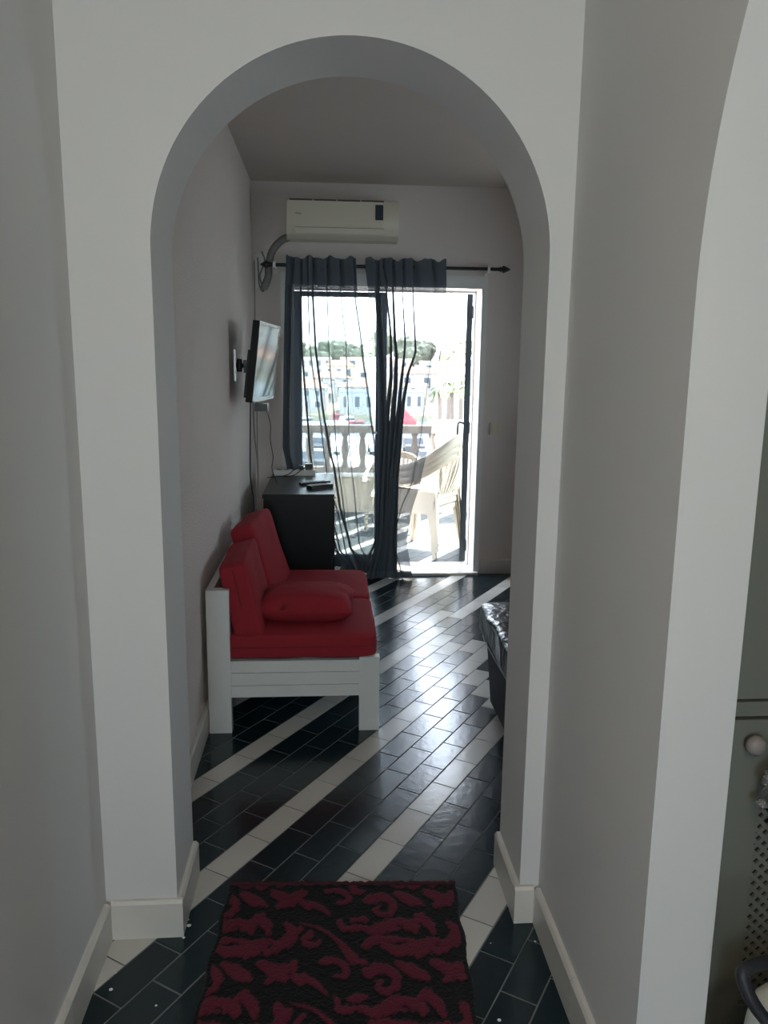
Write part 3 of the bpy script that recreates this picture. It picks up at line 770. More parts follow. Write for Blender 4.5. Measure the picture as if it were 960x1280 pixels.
cushion_thing('back_cushion', 'taller red back cushion leaning at the far end of the sofa bench', (-0.325, 3.84, 0.565), (0.40, 0.50, 0.125), (0, math.radians(72), math.radians(-5)), 0.17, 0.08, 0.005, 14)

def pillow():
    c = empty('throw_pillow', (-0.092, 3.335, 0.478), 0, 'plump red throw pillow lying flat on the near seat cushion', 'pillow')
    c.rotation_euler = (0, 0, math.radians(-4))
    bm = bmesh.new(); bmesh.ops.create_cube(bm, size=2)
    bmesh.ops.subdivide_edges(bm, edges=bm.edges, cuts=16, use_grid_fill=True)
    sx, sy, sz = 0.20, 0.15, 0.068
    for v in bm.verts:
        x, y, z = v.co
        ex = (1 - abs(x) ** 3.2); ey = (1 - abs(y) ** 3.0)
        prof = max(ex, 0) ** 0.42 * max(ey, 0) ** 0.42
        X = x * sx * (1 - 0.10 * (1 - abs(y) ** 2) * 0 + 0.05 * abs(y) ** 4); Y = y * sy * (1 + 0.06 * abs(x) ** 4)
        Z = z * (sz * prof + 0.004)
        # creases towards the closed end
        if x > 0.55: Z += 0.008 * math.sin(y * 9) * (x - 0.55) * 2 * (1 if z > 0 else 0) * (1 - abs(y))
        n3 = noise.noise(Vector((x * 2.3, y * 2.3, z))) * 0.006
        v.co = (X, Y, Z + n3)
    fin('cover', bm, M['red'], c, smooth=True)
pillow()

# ------------------------------------------------------------------ black leather seat behind the right jamb
ls = empty('leather_sofa', (1.20, 2.78, 0), 0, 'black leather sofa end showing past the right side of the arch', 'sofa')
def tap(x0, x1, y0, y1, z0, z1, dx):   # box whose left side leans out to the top by dx
    bm = bmesh.new(); vs = box(bm, x0, x1, y0, y1, z0, z1)
    for v in vs:
        if v.co.z > (z0 + z1) / 2 and v.co.x < (x0 + x1) / 2: v.co.x -= dx
    return bm
fin('base', tap(-0.472, 1.0, -0.45, 0.465, 0.03, 0.365, 0.03), M['leather_side'], ls, bevel=0.02, seg=3, smooth=True, angle=0.9)
for fx in (-0.42, 0.94):
    for fy in (-0.40, 0.41): fin('foot', L([(0.022, 0), (0.026, 0.032)], 12, loc=(fx, fy, 0)), M['black_plastic'], ls)
bm = puffy((1.12, 0.97, 0.13), 0.14, 34, 0.06, 0.013, 3)
for v in bm.verts: v.co += Vector((0.012, 0.0, 0.435))
fin('seat_cushion', bm, M['leather'], ls, smooth=True)
pts = []
for k in range(97):
    a = 2 * PI * k / 96; cx, sy_ = math.cos(a), math.sin(a); s = (abs(cx) ** 9 + abs(sy_) ** 9) ** (-1 / 9)
    pts.append((0.012 + cx * s * 0.555, sy_ * s * 0.480, 0.482))
fin('piping', T(pts, 0.0035, 6), M['thread'], ls)
pts2 = [(p[0] * 1.0, p[1] * 1.0, 0.372) for p in pts]
fin('piping', T(pts2, 0.003, 6), M['thread'], ls)
bm = puffy((0.34, 0.97, 0.50), 0.30, 14, 0.0, 0.004, 8)
for v in bm.verts: v.co += Vector((0.76, 0, 0.58))
fin('backrest', bm, M['leather'], ls, smooth=True)

# ------------------------------------------------------------------ rug
def make_rug():
    W, Hh, st = 0.665, 1.25, 0.0042
    nx, ny = int(W / st), int(Hh / st)
    xs = np.linspace(0, W, nx + 1); ys = np.linspace(0, Hh, ny + 1)
    X, Y = np.meshgrid(xs, ys)
    sx, sy = 0.44 / 510, 0.27 / 265
    strokes = [([(30, 18), (62, 34), (105, 52)], [14, 22, 10]), ([(135, 15), (170, 35), (205, 62)], [18, 26, 16]),
        ([(312, 10), (345, 5), (378, 22), (385, 52), (352, 58)], [12, 14, 14, 12, 8]), ([(405, 10), (438, 12)], [15, 10]),
        ([(450, 45), (495, 33), (530, 62), (520, 98), (490, 105), (472, 88), (485, 74)], [24, 22, 17, 13, 12, 10, 8]),
        ([(556, 38), (590, 52), (625, 66)], [12, 24, 8]), ([(670, 70), (705, 45), (740, 18)], [14, 30, 20]),
        ([(35, 130), (80, 148), (88, 172)], [16, 24, 10]), ([(95, 112), (112, 105)], [14, 10]), ([(198, 145), (215, 175), (210, 205)], [14, 26, 20]),
        ([(238, 138), (300, 158), (358, 205), (402, 262)], [5, 7, 10, 20]), ([(272, 175), (254, 205), (282, 218), (300, 200)], [12, 14, 12, 6]),
        ([(360, 128), (372, 158), (430, 155), (470, 170), (550, 158)], [10, 14, 13, 16, 6]), ([(470, 160), (520, 140), (560, 130)], [16, 26, 10]),
        ([(398, 128), (438, 122)], [12, 14]), ([(570, 160), (608, 122), (640, 142), (652, 176)], [10, 18, 22, 10]),
        ([(438, 222), (470, 200), (550, 200), (632, 212), (722, 198)], [12, 20, 12, 10, 8]), ([(-12, 222), (40, 240), (110, 212), (152, 198)], [14, 26, 18, 8]),
        ([(88, 255), (128, 225)], [16, 22]), ([(660, 242), (712, 205), (745, 160)], [18, 24, 14]), ([(572, 232), (625, 222)], [12, 20]),
        ([(262, 60), (300, 80), (330, 110)], [16, 12, 6]), ([(235, 55), (255, 75)], [14, 14])]
    fld = np.full(X.shape, -1.0)
    PXc = (X - 0.02) / sx; PYc = (Hh - Y - 0.03) / sy
    wr = np.sin(PXc * 0.11) * np.cos(PYc * 0.13 + 1) * 4 + np.sin(PXc * 0.31 + PYc * 0.23) * 2.5
    px = (PXc + wr) % 510; py = (PYc + wr * 0.8) % 265
    for pts, ws in strokes:
        sp = smoothpts([(a, b, 0) for a, b in pts], 9)
        sw_ = np.interp(np.linspace(0, 1, len(sp)), np.linspace(0, 1, len(ws)), ws)
        for ox in (-510, 0, 510):
            for oy in (-265, 0, 265):
                for q, wq in zip(sp, sw_):
                    dx_ = px - (q.x + ox); dy_ = py - (q.y + oy)
                    d = np.sqrt(dx_ * dx_ + (dy_ * 1.0) ** 2)
                    np.maximum(fld, (wq * 0.80 - d) / 6.0, out=fld)
    rnd = np.random.RandomState(4)
    nz = rnd.rand(*X.shape)
    fld = np.clip(fld * 0.5 + 0.5, 0, 1)
    edge = np.minimum(np.minimum(X, W - X), np.minimum(Y, Hh - Y))
    fld *= (edge > 0.014)
    # binding shows dark crimson along the far end
    fld = np.where(Hh - Y < 0.012, 0.45, fld)
    Z = 0.010 + 0.0028 * fld + 0.0022 * (nz - 0.5)
    Z = np.where(edge < 0.004, 0.001, Z)
    wx_ = 0.0035 * np.sin(Y * 38) * (np.minimum(X, W - X) < 0.02) + 0.0025 * (nz - 0.5) * (edge < 0.01)
    verts = np.stack([X - W / 2 + wx_, Y - Hh, Z], -1).reshape(-1, 3)
    idx = np.arange((nx + 1) * (ny + 1)).reshape(ny + 1, nx + 1)
    faces = np.stack([idx[:-1, :-1], idx[:-1, 1:], idx[1:, 1:], idx[1:, :-1]], -1).reshape(-1, 4)
    me = bpy.data.meshes.new('rug')
    me.from_pydata(verts.tolist(), [], faces.tolist())
    a = me.attributes.new('pattern', 'FLOAT', 'POINT'); a.data.foreach_set('value', fld.reshape(-1).astype(np.float32))
    me.materials.append(M['rug'])
    me.polygons.foreach_set('use_smooth', [True] * len(me.polygons))
    o = bpy.data.objects.new('rug', me); C.objects.link(o)
    o.location = (0.042, 2.054, 0.0); o.rotation_euler = (0, 0, math.radians(-2.8))
    tag(o, 'black shaggy rug with crimson scroll pattern on the dark floor tiles', 'rug')
    ed = fin('bound_edge', T([(-W / 2 + 0.004 + (W - 0.008) * i / 60, -0.004 + 0.0022 * math.sin(i * 1.7), 0.009 + 0.002 * math.sin(i * 2.9)) for i in range(61)], 0.0075, 6), mat('dark_crimson_binding', (0.045, 0.006, 0.010), 0.95, var=0.4, vscale=120), o)
make_rug()

# ------------------------------------------------------------------ kitchen side: cabinet, beads, bag
cb = empty('kitchen_cabinet', (1.04, 1.62, 0), 0, 'tall grey-green cabinet with a lattice door past the right-hand arch', 'cabinet')
X0, X1, YF = 0.745 - 1.04, 1.42 - 1.04, 1.40 - 1.62
fin('body', B(X0, X1, YF + 0.02, 0.24, 0.0, 2.1), M['cab'], cb, bevel=0.003)
fin('moulding', B(X0 - 0.005, X1 + 0.005, YF - 0.006, YF + 0.02, 0.826, 0.856), M['cab'], cb, bevel=0.005)
du = fin('door', B(X0 + 0.003, X1 - 0.003, YF, YF + 0.02, 0.86, 2.08), M['cab'], cb, bevel=0.003); 
fin('knob', L([(0.006, YF), (0.007, YF - 0.012), (0.014, YF - 0.018), (0.016, YF - 0.026), (0.009, YF - 0.034)], 16, 'Y', loc=(-0.138, 0, 0.885)), M['white_plastic'], du, smooth=True)
LX0, LX1, LZ0, LZ1 = 0.878 - 1.04, 1.36 - 1.04, 0.155, 0.62
bm = bmesh.new()
box(bm, X0 + 0.003, LX0, YF, YF + 0.02, 0.05, 0.815); box(bm, LX1, X1 - 0.003, YF, YF + 0.02, 0.05, 0.815)
box(bm, LX0, LX1, YF, YF + 0.02, 0.05, LZ0); box(bm, LX0, LX1, YF, YF + 0.02, LZ1, 0.815)
dl = fin('lattice_door', bm, M['cab'], cb, bevel=0.002)
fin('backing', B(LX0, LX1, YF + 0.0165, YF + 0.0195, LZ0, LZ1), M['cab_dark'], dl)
fin('knob', L([(0.008, YF), (0.009, YF - 0.012), (0.019, YF - 0.018), (0.021, YF - 0.026), (0.013, YF - 0.036)], 20, 'Y', loc=(0.845 - 1.04, 0, 0.772)), M['knob'], dl, smooth=True)
# lattice of two crossed layers of thin laths clipped to the opening
def lath(c0, sgn, yy):
    # strip along direction (1, sgn) through x=LX0, z=c0
    pitch = 0.0125
    pts = []
    for t in (0.0, LX1 - LX0):
        pts.append((LX0 + t, c0 + sgn * t))
    (xa, za), (xb, zb) = pts
    def clip(xa, za, xb, zb):
        for lo in (LZ0, LZ1):
            pass
        if (za < LZ0 and zb < LZ0) or (za > LZ1 and zb > LZ1): return None
        def at(z): return xa + (z - za) * (xb - xa) / (zb - za)
        a, b = (xa, za), (xb, zb)
        if a[1] < LZ0: a = (at(LZ0), LZ0)
        if a[1] > LZ1: a = (at(LZ1), LZ1)
        if b[1] < LZ0: b = (at(LZ0), LZ0)
        if b[1] > LZ1: b = (at(LZ1), LZ1)
        return a, b
    r = clip(xa, za, xb, zb)
    if not r: return
    (xa, za), (xb, zb) = r
    if abs(xb - xa) < 0.02: return
    wq = 0.0044
    nx_, nz_ = -sgn * wq / 1.414, wq / 1.414
    bm = bmesh.new()
    vs = [bm.verts.new((x, y, z)) for y in (yy, yy + 0.005) for x, z in ((xa - nx_, za - nz_), (xb - nx_, zb - nz_), (xb + nx_, zb + nz_), (xa + nx_, za + nz_))]
    for f in ((0, 1, 2, 3), (7, 6, 5, 4), (0, 4, 5, 1), (1, 5, 6, 2), (2, 6, 7, 3), (3, 7, 4, 0)): bm.faces.new([vs[i] for i in f])
    fin('lath', bm, M['cab'], dl)
k = -30
for i in range(-22, 40):
    lath(LZ0 + i * 0.0262, -1, YF + 0.004); lath(LZ0 - 0.5 + i * 0.0262, 1, YF + 0.0095)

gl = empty('bead_garland', (0.890, 1.345, 0.740), 0, 'clear cut-glass beads hanging beside the pink knob of the cabinet', 'beads')
rg = random.Random(11)
bead = None
for i in range(46):
    if i < 26: x, z = -0.022 + rg.uniform(-0.020, 0.045), -0.004 - i * 0.0036 + rg.uniform(-0.01, 0.01)
    else: x, z = 0.012 + rg.uniform(-0.016, 0.02), -0.09 - (i - 26) * 0.0030
    if bead is None:
        bm = bmesh.new(); bmesh.ops.create_icosphere(bm, subdivisions=1, radius=0.0115); bead = fin('bead', bm, M['crystal'], gl); o = bead
    else: o = bead.copy(); C.objects.link(o); o.parent = gl
    o.location = (x, rg.uniform(-0.012, 0.004), z); s = rg.uniform(0.6, 1.15); o.scale = (s, s, s * rg.uniform(1, 1.5)); o.rotation_euler = (rg.random() * 3, rg.random() * 3, 0)
fin('cord', T([(-0.02, 0.0, 0.0), (-0.03, 0.006, 0.03), (-0.02, 0.010, 0.05)], 0.0015, 5), M['thread'], gl)

bag = empty('tote_bag', (0.905, 1.10, 0), 0, 'white canvas bag with a thick black strap at the lower right corner', 'bag')
bm = puffy((0.34, 0.20, 0.43), 0.28, 10, 0, 0.008, 2)
for v in bm.verts: v.co += Vector((0.0, 0, 0.215)); v.co.x *= 1 - 0.12 * (v.co.z > 0.3)
fin('bag_body', bm, M['cloth_white'], bag, smooth=True)
fin('strap', T(smoothpts([(-0.06, -0.06, 0.36), (-0.13, -0.045, 0.395), (-0.185, -0.02, 0.445), (-0.208, 0.0, 0.49), (-0.198, 0.01, 0.505), (-0.15, 0.02, 0.508), (-0.05, 0.03, 0.505), (0.06, 0.03, 0.50), (0.10, 0.02, 0.43)], 6), 0.0115, 8), M['strap'], bag, smooth=True)

# ------------------------------------------------------------------ balcony
bf = empty('balcony_floor', kind='structure')
fin('slab', B(-3.0, 4.2, 5.80, 8.25, -0.25, -0.0035), M['grout'], bf)
BD = tile_mesh('balcony_tile', M['tile_dark_out'], LEN, 0.0885); BW = tile_mesh('balcony_tile', M['tile_white_out'], LEN, 0.0885)
lay_floor(bf, -2.0, 3.4, 5.86, 8.02, 0.0885, LEN, -3.325 - 0.044 - 0.354 * 4, BD, BW, lambda c: -0.1 < c.x < 1.35, 200)
fin('wall_facade', extrude_outline([(x, 5.80, z) for x, z in [(-6, -6), (-6, 6), (7, 6), (7, -6), (3.35, -6), (3.35, 2.9), (-0.8, 2.9), (-0.8, -6)]], (0, 0.05, 0)), M['ext_white'], kind='structure')
fin('unseen_sun_canopy', B(-3.0, 4.2, 5.85, 7.15, 2.62, 2.80), M['ext_white'], kind='structure')  # unseen overhang, placed to keep direct sun out of the room
pb = empty('balustrade', (0, 8.13, 0), 0, 'brown concrete balustrade over a low cream wall along the balcony edge', 'balustrade')
fin('low_wall', B(-3.0, 1.13, -0.08, 0.08, 0.0, 0.375), M['ext_wall'], pb)
fin('ledge', B(-3.0, 1.13, -0.11, 0.11, 0.375, 0.415), M['ext_white'], pb, bevel=0.006)
fin('bottom_rail', B(-3.0, 1.13, -0.06, 0.06, 0.415, 0.470), M['concrete'], pb, bevel=0.005)
fin('handrail', B(-3.0, 1.13, -0.075, 0.075, 0.825, 0.905), M['concrete'], pb, bevel=0.012)
prf = [(0.030, 0.470), (0.038, 0.485), (0.030, 0.50), (0.024, 0.53), (0.036, 0.60), (0.041, 0.645), (0.034, 0.70), (0.024, 0.77), (0.032, 0.80), (0.037, 0.812), (0.030, 0.826)]
b0 = None
for i in range(18):
    x = -2.0 + i * 0.182
    if x > 1.1: break
    if b0 is None: b0 = fin('baluster', L(prf, 12), M['concrete'], pb, smooth=True); b0.location.x = x
    else: c = b0.copy(); C.objects.link(c); c.parent = pb; c.location.x = x
rp = fin('balcony_side_parapet', B(1.13, 4.2, 8.03, 8.22, 0, 0.96), M['ext_white'], kind='structure')

# stacked white garden chairs
def chair(root_name, lb, grp=None):
    r = empty(root_name, (0, 0, 0), 0, lb, 'chair', grp)
    # seat shell
    bm = bmesh.new(); N = 12; top = []; bot = []
    for j in range(N + 1):
        rt, rb_ = [], []
        for i in range(N + 1):
            u, v = i / N * 2 - 1, j / N * 2 - 1
            hwid = 0.215 - 0.02 * v
            x = u * hwid; y = v * 0.21
            z = 0.42 - 0.012 * (1 - u * u) - 0.01 * v + (-0.035 * max(0, -v - 0.75) * 4) + 0.015 * abs(u) ** 3
            rt.append(bm.verts.new((x, y, z))); rb_.append(bm.verts.new((x, y, z - 0.006)))
        top.append(rt); bot.append(rb_)
    for j in range(N):
        for i in range(N):
            bm.faces.new((top[j][i], top[j][i + 1], top[j + 1][i + 1], top[j + 1][i])); bm.faces.new((bot[j][i], bot[j + 1][i], bot[j + 1][i + 1], bot[j][i + 1]))
    fin('seat', bm, M['chair'], r, smooth=True)
    bm = bmesh.new()
    box(bm, -0.215, 0.215, -0.214, -0.206, 0.36, 0.41); box(bm, -0.20, 0.20, 0.20, 0.208, 0.36, 0.405)
    box(bm, -0.234, -0.226, -0.20, 0.20, 0.35, 0.425); box(bm, 0.226, 0.234, -0.20, 0.20, 0.35, 0.425)
    fin('apron', bm, M['chair'], r)
    # legs: tapered angle profiles
    for sx_ in (-1, 1):
        for sy_ in (-1, 1):
            bm = bmesh.new()
            tx, ty, bx_, by_ = sx_ * 0.225, sy_ * 0.20, sx_ * 0.245, sy_ * 0.245
            rr = []
            for t, wq in ((0, 0.062), (0.5, 0.040), (1, 0.030)):
                cx_, cy_ = tx + (bx_ - tx) * t, ty + (by_ - ty) * t; z = (0.60 if sy_ < 0 else 0.42) * (1 - t)
                a, b = -sx_ * wq, -sy_ * wq; th = 0.006
                prof_ = [(0, 0), (a, 0), (a, -sy_ * th), (-sx_ * th, -sy_ * th), (-sx_ * th, b), (0, b)]
                rr.append([bm.verts.new((cx_ + p, cy_ + q, z)) for p, q in prof_])
            for u_, v_ in zip(rr, rr[1:]):
                for i in range(6): bm.faces.new((u_[i], u_[(i + 1) % 6], v_[(i + 1) % 6], v_[i]))
            bm.faces.new(rr[0]); bm.faces.new(rr[-1])
            fin('leg', bm, M['chair'], r)
    # one sweeping rim: arm - back top - arm
    half = [(0.236, -0.23, 0.575), (0.262, -0.14, 0.612), (0.278, 0.0, 0.645), (0.268, 0.12, 0.70), (0.225, 0.22, 0.775), (0.13, 0.295, 0.845), (0.0, 0.32, 0.865)]
    pts = smoothpts(half + [(-x, y, z) for x, y, z in reversed(half[:-1])], 5)
    bm = bmesh.new(); rings = []
    for i, p in enumerate(pts):
        d = (pts[min(i + 1, len(pts) - 1)] - pts[max(i - 1, 0)]).normalized()
        outv = Vector((p.x, p.y * 0.9, 0)).normalized(); upv = Vector((0, 0, 1)); t = i / (len(pts) - 1); bk = math.sin(PI * t)
        n1 = (outv * (0.030 * (1 - bk) + 0.012 * bk) ); n2 = upv * (0.008 + 0.0 * bk); dr = upv * (0.028 * (1 - bk) + 0.075 * bk)
        rings.append([bm.verts.new(p - n1 + n2 * 0), bm.verts.new(p - n1 * 0.3 + n2), bm.verts.new(p + n1 * 0.7 + n2), bm.verts.new(p + n1), bm.verts.new(p + n1 - dr), bm.verts.new(p + n1 - outv * 0.006 - dr), bm.verts.new(p + n1 * 0.7 - n2 * 0.3), bm.verts.new(p - n1 * 0.9 - n2 * 0.6)])
    for i in range(len(rings) - 1):
        for k_ in range(8): bm.faces.new((rings[i][k_], rings[i][(k_ + 1) % 8], rings[i + 1][(k_ + 1) % 8], rings[i + 1][k_]))
    bm.faces.new(rings[0]); bm.faces.new(rings[-1])
    fin('rim', bm, M['chair'], r, smooth=True)
    # back slats from seat to rim
    for i in range(9):
        u = (i - 4) / 4
        x0, x1 = u * 0.15, u * 0.175
        y1 = 0.325 - 0.07 * u * u; z1 = 0.80 - 0.055 * u * u
        bm = bmesh.new(); pts_ = smoothpts([(x0, 0.19, 0.42), (x0 * 1.05, 0.225, 0.50), (x1, y1 - 0.025, 0.68), (x1, y1, z1)], 3); q = []
        for p in pts_: q.append([bm.verts.new((p.x - 0.0135, p.y, p.z)), bm.verts.new((p.x + 0.0135, p.y, p.z)), bm.verts.new((p.x + 0.0135, p.y + 0.005, p.z)), bm.verts.new((p.x - 0.0135, p.y + 0.005, p.z))])
        for u_, v_ in zip(q, q[1:]):
            for i_ in range(4): bm.faces.new((u_[i_], u_[(i_ + 1) % 4], v_[(i_ + 1) % 4], v_[i_]))
        bm.faces.new(q[0]); bm.faces.new(q[-1])
        fin('slat', bm, M['chair'], r)
    return r
ch = chair('garden_chair', 'bottom white plastic chair of the stack on the balcony')
ch.location = (0.795, 6.33, 0.0); ch.rotation_euler = (0, 0, math.radians(-124.8))
for k_, lb in ((1, 'middle white plastic chair of the stack on the balcony'), (2, 'top white plastic chair of the stack on the balcony')):
    c = copy_tree(ch); c['label'] = lb; c.location = (0.795 + 0.008 * k_, 6.33 - 0.006 * k_, 0.055 * k_)
c = copy_tree(ch); c['label'] = 'white plastic chair beyond the stack, its back to the balustrade'
c.location = (0.62, 7.22, 0); c.rotation_euler = (0, 0, math.radians(-15)); c.scale = (0.95, 0.95, 0.80)

# ------------------------------------------------------------------ harbour and town beyond
GZ = -6.0
fin('ground_quay', B(-120, 160, 30, 84, GZ - 0.6, GZ), M['quay'], kind='structure')
fin('water_harbour', B(-160, 220, 84, 118, GZ - 1.0, GZ - 0.5), M['water'], kind='structure')
bm = bmesh.new()
gx, gy = 40, 30; vv = []
def hill_z(x, y):
    t = max(0.0, (y - 118) / 130)
    return GZ + 0.3 + 8.6 * (t ** 1.05 if t < 1 else 1) + 0.8 * noise.noise(Vector((x * 0.03, y * 0.03, 0))) * min(1, t * 4)
for j in range(gy + 1):
    vv.append([bm.verts.new((-220 + 520 * i / gx, 118 + 230 * j / gy, hill_z(-220 + 520 * i / gx, 118 + 230 * j / gy))) for i in range(gx + 1)])
for j in range(gy):
    for i in range(gx): bm.faces.new((vv[j][i], vv[j][i + 1], vv[j + 1][i + 1], vv[j + 1][i]))
a = [bm.verts.new((-220 + 520 * i / gx, 118, GZ - 1.0)) for i in range(gx + 1)]
for i in range(gx): bm.faces.new((vv[0][i], a[i], a[i + 1], vv[0][i + 1]))
fin('ground_hillside', bm, M['hill'], kind='structure', smooth=True)

rt = random.Random(21)
def house(x, y, wd, dp, ht, m, lb, grp, roof=False, cols=3, rows=2):
    z = hill_z(x, y) if y > 118 else GZ
    r = empty('house', (x, y, z), rt.uniform(-0.12, 0.12), lb, 'house', grp)
    h0 = -1.5
    fin('walls', B(-wd / 2, wd / 2, -dp / 2, dp / 2, h0, ht), M[m], r)
    if roof:
        bm = bmesh.new()
        vs = [bm.verts.new(p) for p in ((-wd / 2 - 0.3, -dp / 2 - 0.3, ht), (wd / 2 + 0.3, -dp / 2 - 0.3, ht), (wd / 2 + 0.3, dp / 2 + 0.3, ht), (-wd / 2 - 0.3, dp / 2 + 0.3, ht), (-wd / 4, 0, ht + 1.2), (wd / 4, 0, ht + 1.2))]
        for f in ((0, 1, 5, 4), (1, 2, 5), (2, 3, 4, 5), (3, 0, 4), (0, 3, 2, 1)): bm.faces.new([vs[i] for i in f])
        fin('roof', bm, M['house_trim'], r)
    else:
        bm = bmesh.new(); t = 0.25
        box(bm, -wd / 2 - 0.1, wd / 2 + 0.1, -dp / 2 - 0.1, -dp / 2 + t, ht, ht + 0.45); box(bm, -wd / 2 - 0.1, -wd / 2 + t, -dp / 2 + t, dp / 2, ht, ht + 0.45); box(bm, wd / 2 - t, wd / 2 + 0.1, -dp / 2 + t, dp / 2, ht, ht + 0.45)
        fin('parapet', bm, M[m], r)
    fh = ht / rows; cw = wd / cols
    for i in range(rows):
        for j in range(cols):
            w2 = cw * rt.uniform(0.13, 0.24); cx_ = -wd / 2 + cw * (j + 0.5); z0 = i * fh + fh * 0.28; z1 = i * fh + fh * 0.80
            f_ = fin('window', B(cx_ - w2 - 0.12, cx_ + w2 + 0.12, -dp / 2 - 0.08, -dp / 2, z0 - 0.12, z1 + 0.12), M['house_a' if m != 'house_a' else 'house_c'], r)
            fin('pane', B(cx_ - w2, cx_ + w2, -dp / 2 - 0.11, -dp / 2 - 0.08, z0, z1), M['house_win'], f_)
    if rows > 1 and rt.random() < 0.6:
        fin('balcony', (lambda bm: (box(bm, -wd * 0.4, wd * 0.4, -dp / 2 - 1.2, -dp / 2, fh - 0.1, fh + 0.05), box(bm, -wd * 0.4, wd * 0.4, -dp / 2 - 1.2, -dp / 2 - 1.1, fh + 0.05, fh + 0.8), bm)[-1])(bmesh.new()), M['house_a'], r)
rows_ = [(124, 'waterfront houses', 'in the lowest row right at the far waterfront', 3.0, 6.0), (138, 'houses of the second row', 'in the second row up the far hillside', 3.4, 6.5),
         (154, 'houses of the third row', 'in the third row up the far hillside', 3.6, 7.0), (171, 'houses of the fourth row', 'in the fourth row up the far hillside', 3.8, 7.5), (190, 'houses of the top row', 'in the top row below the trees', 3.8, 8.5)]
for ri, (y, g, ph, ht, wd) in enumerate(rows_):
    x = -16 + ri * 2.3
    while x < 0.30 * y + 6:
        kx = rt.randrange(3); m = ('house_a', 'house_b', 'house_c')[kx]; cn = ('white', 'cream', 'grey')[kx]; rf = rt.random() < 0.3
        w2 = wd * rt.uniform(0.75, 1.15)
        house(x + w2 / 2, y + rt.uniform(-2, 3), w2, 7, ht * rt.uniform(0.75, 1.2), m, 'small %s %s house %s' % (cn, 'tiled-roof' if rf else 'flat-roofed', ph),
              '%s %s %s' % (cn, 'tiled-roof' if rf else 'flat-roofed', g), rf, rt.choice((2, 3, 4)), rt.choice((1, 2, 2)))
        x += w2 + rt.uniform(1.3, 3.6)

def tree(x, y, z, rad, ht, lb, grp, seed):
    r = empty('tree', (x, y, z), 0, lb, 'tree', grp)
    bm = bmesh.new()
    for q in range(5):
        b2 = bmesh.new(); bmesh.ops.create_icosphere(b2, subdivisions=3, radius=1)
        off = Vector((rt.uniform(-0.45, 0.45) * rad, rt.uniform(-0.4, 0.4) * rad, ht - rad * rt.uniform(0.2, 0.9))); s = rad * rt.uniform(0.5, 0.75)
        for v in b2.verts:
            nn = noise.noise(v.co * 3.1 + Vector((seed, q, 0))); v.co = v.co * (1 + 0.45 * nn) * s; v.co.z *= 0.75; v.co += off
        me = bpy.data.meshes.new('t'); b2.to_mesh(me); b2.free(); bm.from_mesh(me); bpy.data.meshes.remove(me)
    fin('crown', bm, M['leaf'], r)
    fin('trunk', T([(0, 0, -0.5), (0.1, 0, ht * 0.5), (0, 0, ht - rad * 0.6)], [0.3, 0.22, 0.15], 8), M['trunk'], r)
x = -26; i = 0
while x < 74:
    y = 212 + 14 * (i % 3) + rt.uniform(-1, 1); rad = rt.uniform(3.2, 5.0)
    tree(x, y, hill_z(x, y), rad, rad * rt.uniform(1.3, 1.9), 'round dark tree in the belt along the hilltop', 'trees of the hilltop belt', i)
    x += rad * rt.uniform(0.85, 1.05); i += 1
def clear_spot(x, y, rad):
    for o in bpy.data.objects:
        if o.get('category') in ('house', 'tree') and abs(o.location.x - x) < rad * 1.35 + 5.2 and abs(o.location.y - y) < rad * 1.2 + 4.6: return False
    return True
for (x, y, rad) in ((2.5, 136, 2.0), (13.5, 138, 2.2), (21, 158, 2.4), (-3, 157, 2.2), (9, 180, 2.5), (30, 137, 2.0), (33, 180, 2.6), (6, 117.6 + 2, 1.4)):
    x = next((x + d_ for d_ in (0, 1.5, -1.5, 3, -3, 4.5, -4.5) if clear_spot(x + d_, y, rad)), None)
    if x is None: continue
    tree(x, y, hill_z(x, y), rad, rad * 1.7, 'small green tree standing between the far houses', 'trees between the far houses', x)
def palm(x, y, ht, lb, grp, seed):
    r = empty('palm_tree', (x, y, GZ), 0, lb, 'palm', grp)
    fin('trunk', T([(0, 0, 0), (0.12, 0, ht * 0.5), (0, 0, ht)], [0.28, 0.21, 0.19], 8), M['trunk'], r)
    for k_ in range(16):
        a_ = 2 * PI * k_ / 16 + seed; ln = rt.uniform(0.95, 1.3); el = rt.uniform(-0.1, 0.9)
        bm = bmesh.new(); q = []
        for t in (0, 0.25, 0.5, 0.75, 1.0):
            rr_ = ln * t; zz = ht + el * t - 1.1 * t * t; wq = 0.19 * math.sin(PI * min(1, t + 0.12)) + 0.02
            c_ = Vector((math.cos(a_) * rr_, math.sin(a_) * rr_, zz)); s_ = Vector((-math.sin(a_), math.cos(a_), 0)) * wq
            q.append([bm.verts.new(c_ - s_ - Vector((0, 0, wq * 0.5))), bm.verts.new(c_), bm.verts.new(c_ + s_ - Vector((0, 0, wq * 0.5)))])
        for u_, v_ in zip(q, q[1:]):
            bm.faces.new((u_[0], u_[1], v_[1], v_[0])); bm.faces.new((u_[1], u_[2], v_[2], v_[1]))
        fin('frond', bm, M['leaf_b'], r)
for i, (x, y, h_) in enumerate(((10.3, 72, 5.6), (12.6, 82, 5.9), (11.9, 75, 5.6), (13.9, 81.8, 6.3), (12.9, 73, 5.8), (15.4, 82, 5.7))):
    palm(x, y, h_, '%s palm tree from the left in the quayside row right of the curtain' % ('first', 'second', 'third', 'fourth', 'fifth', 'sixth')[i], 'palms on the quay', i * 0.7)

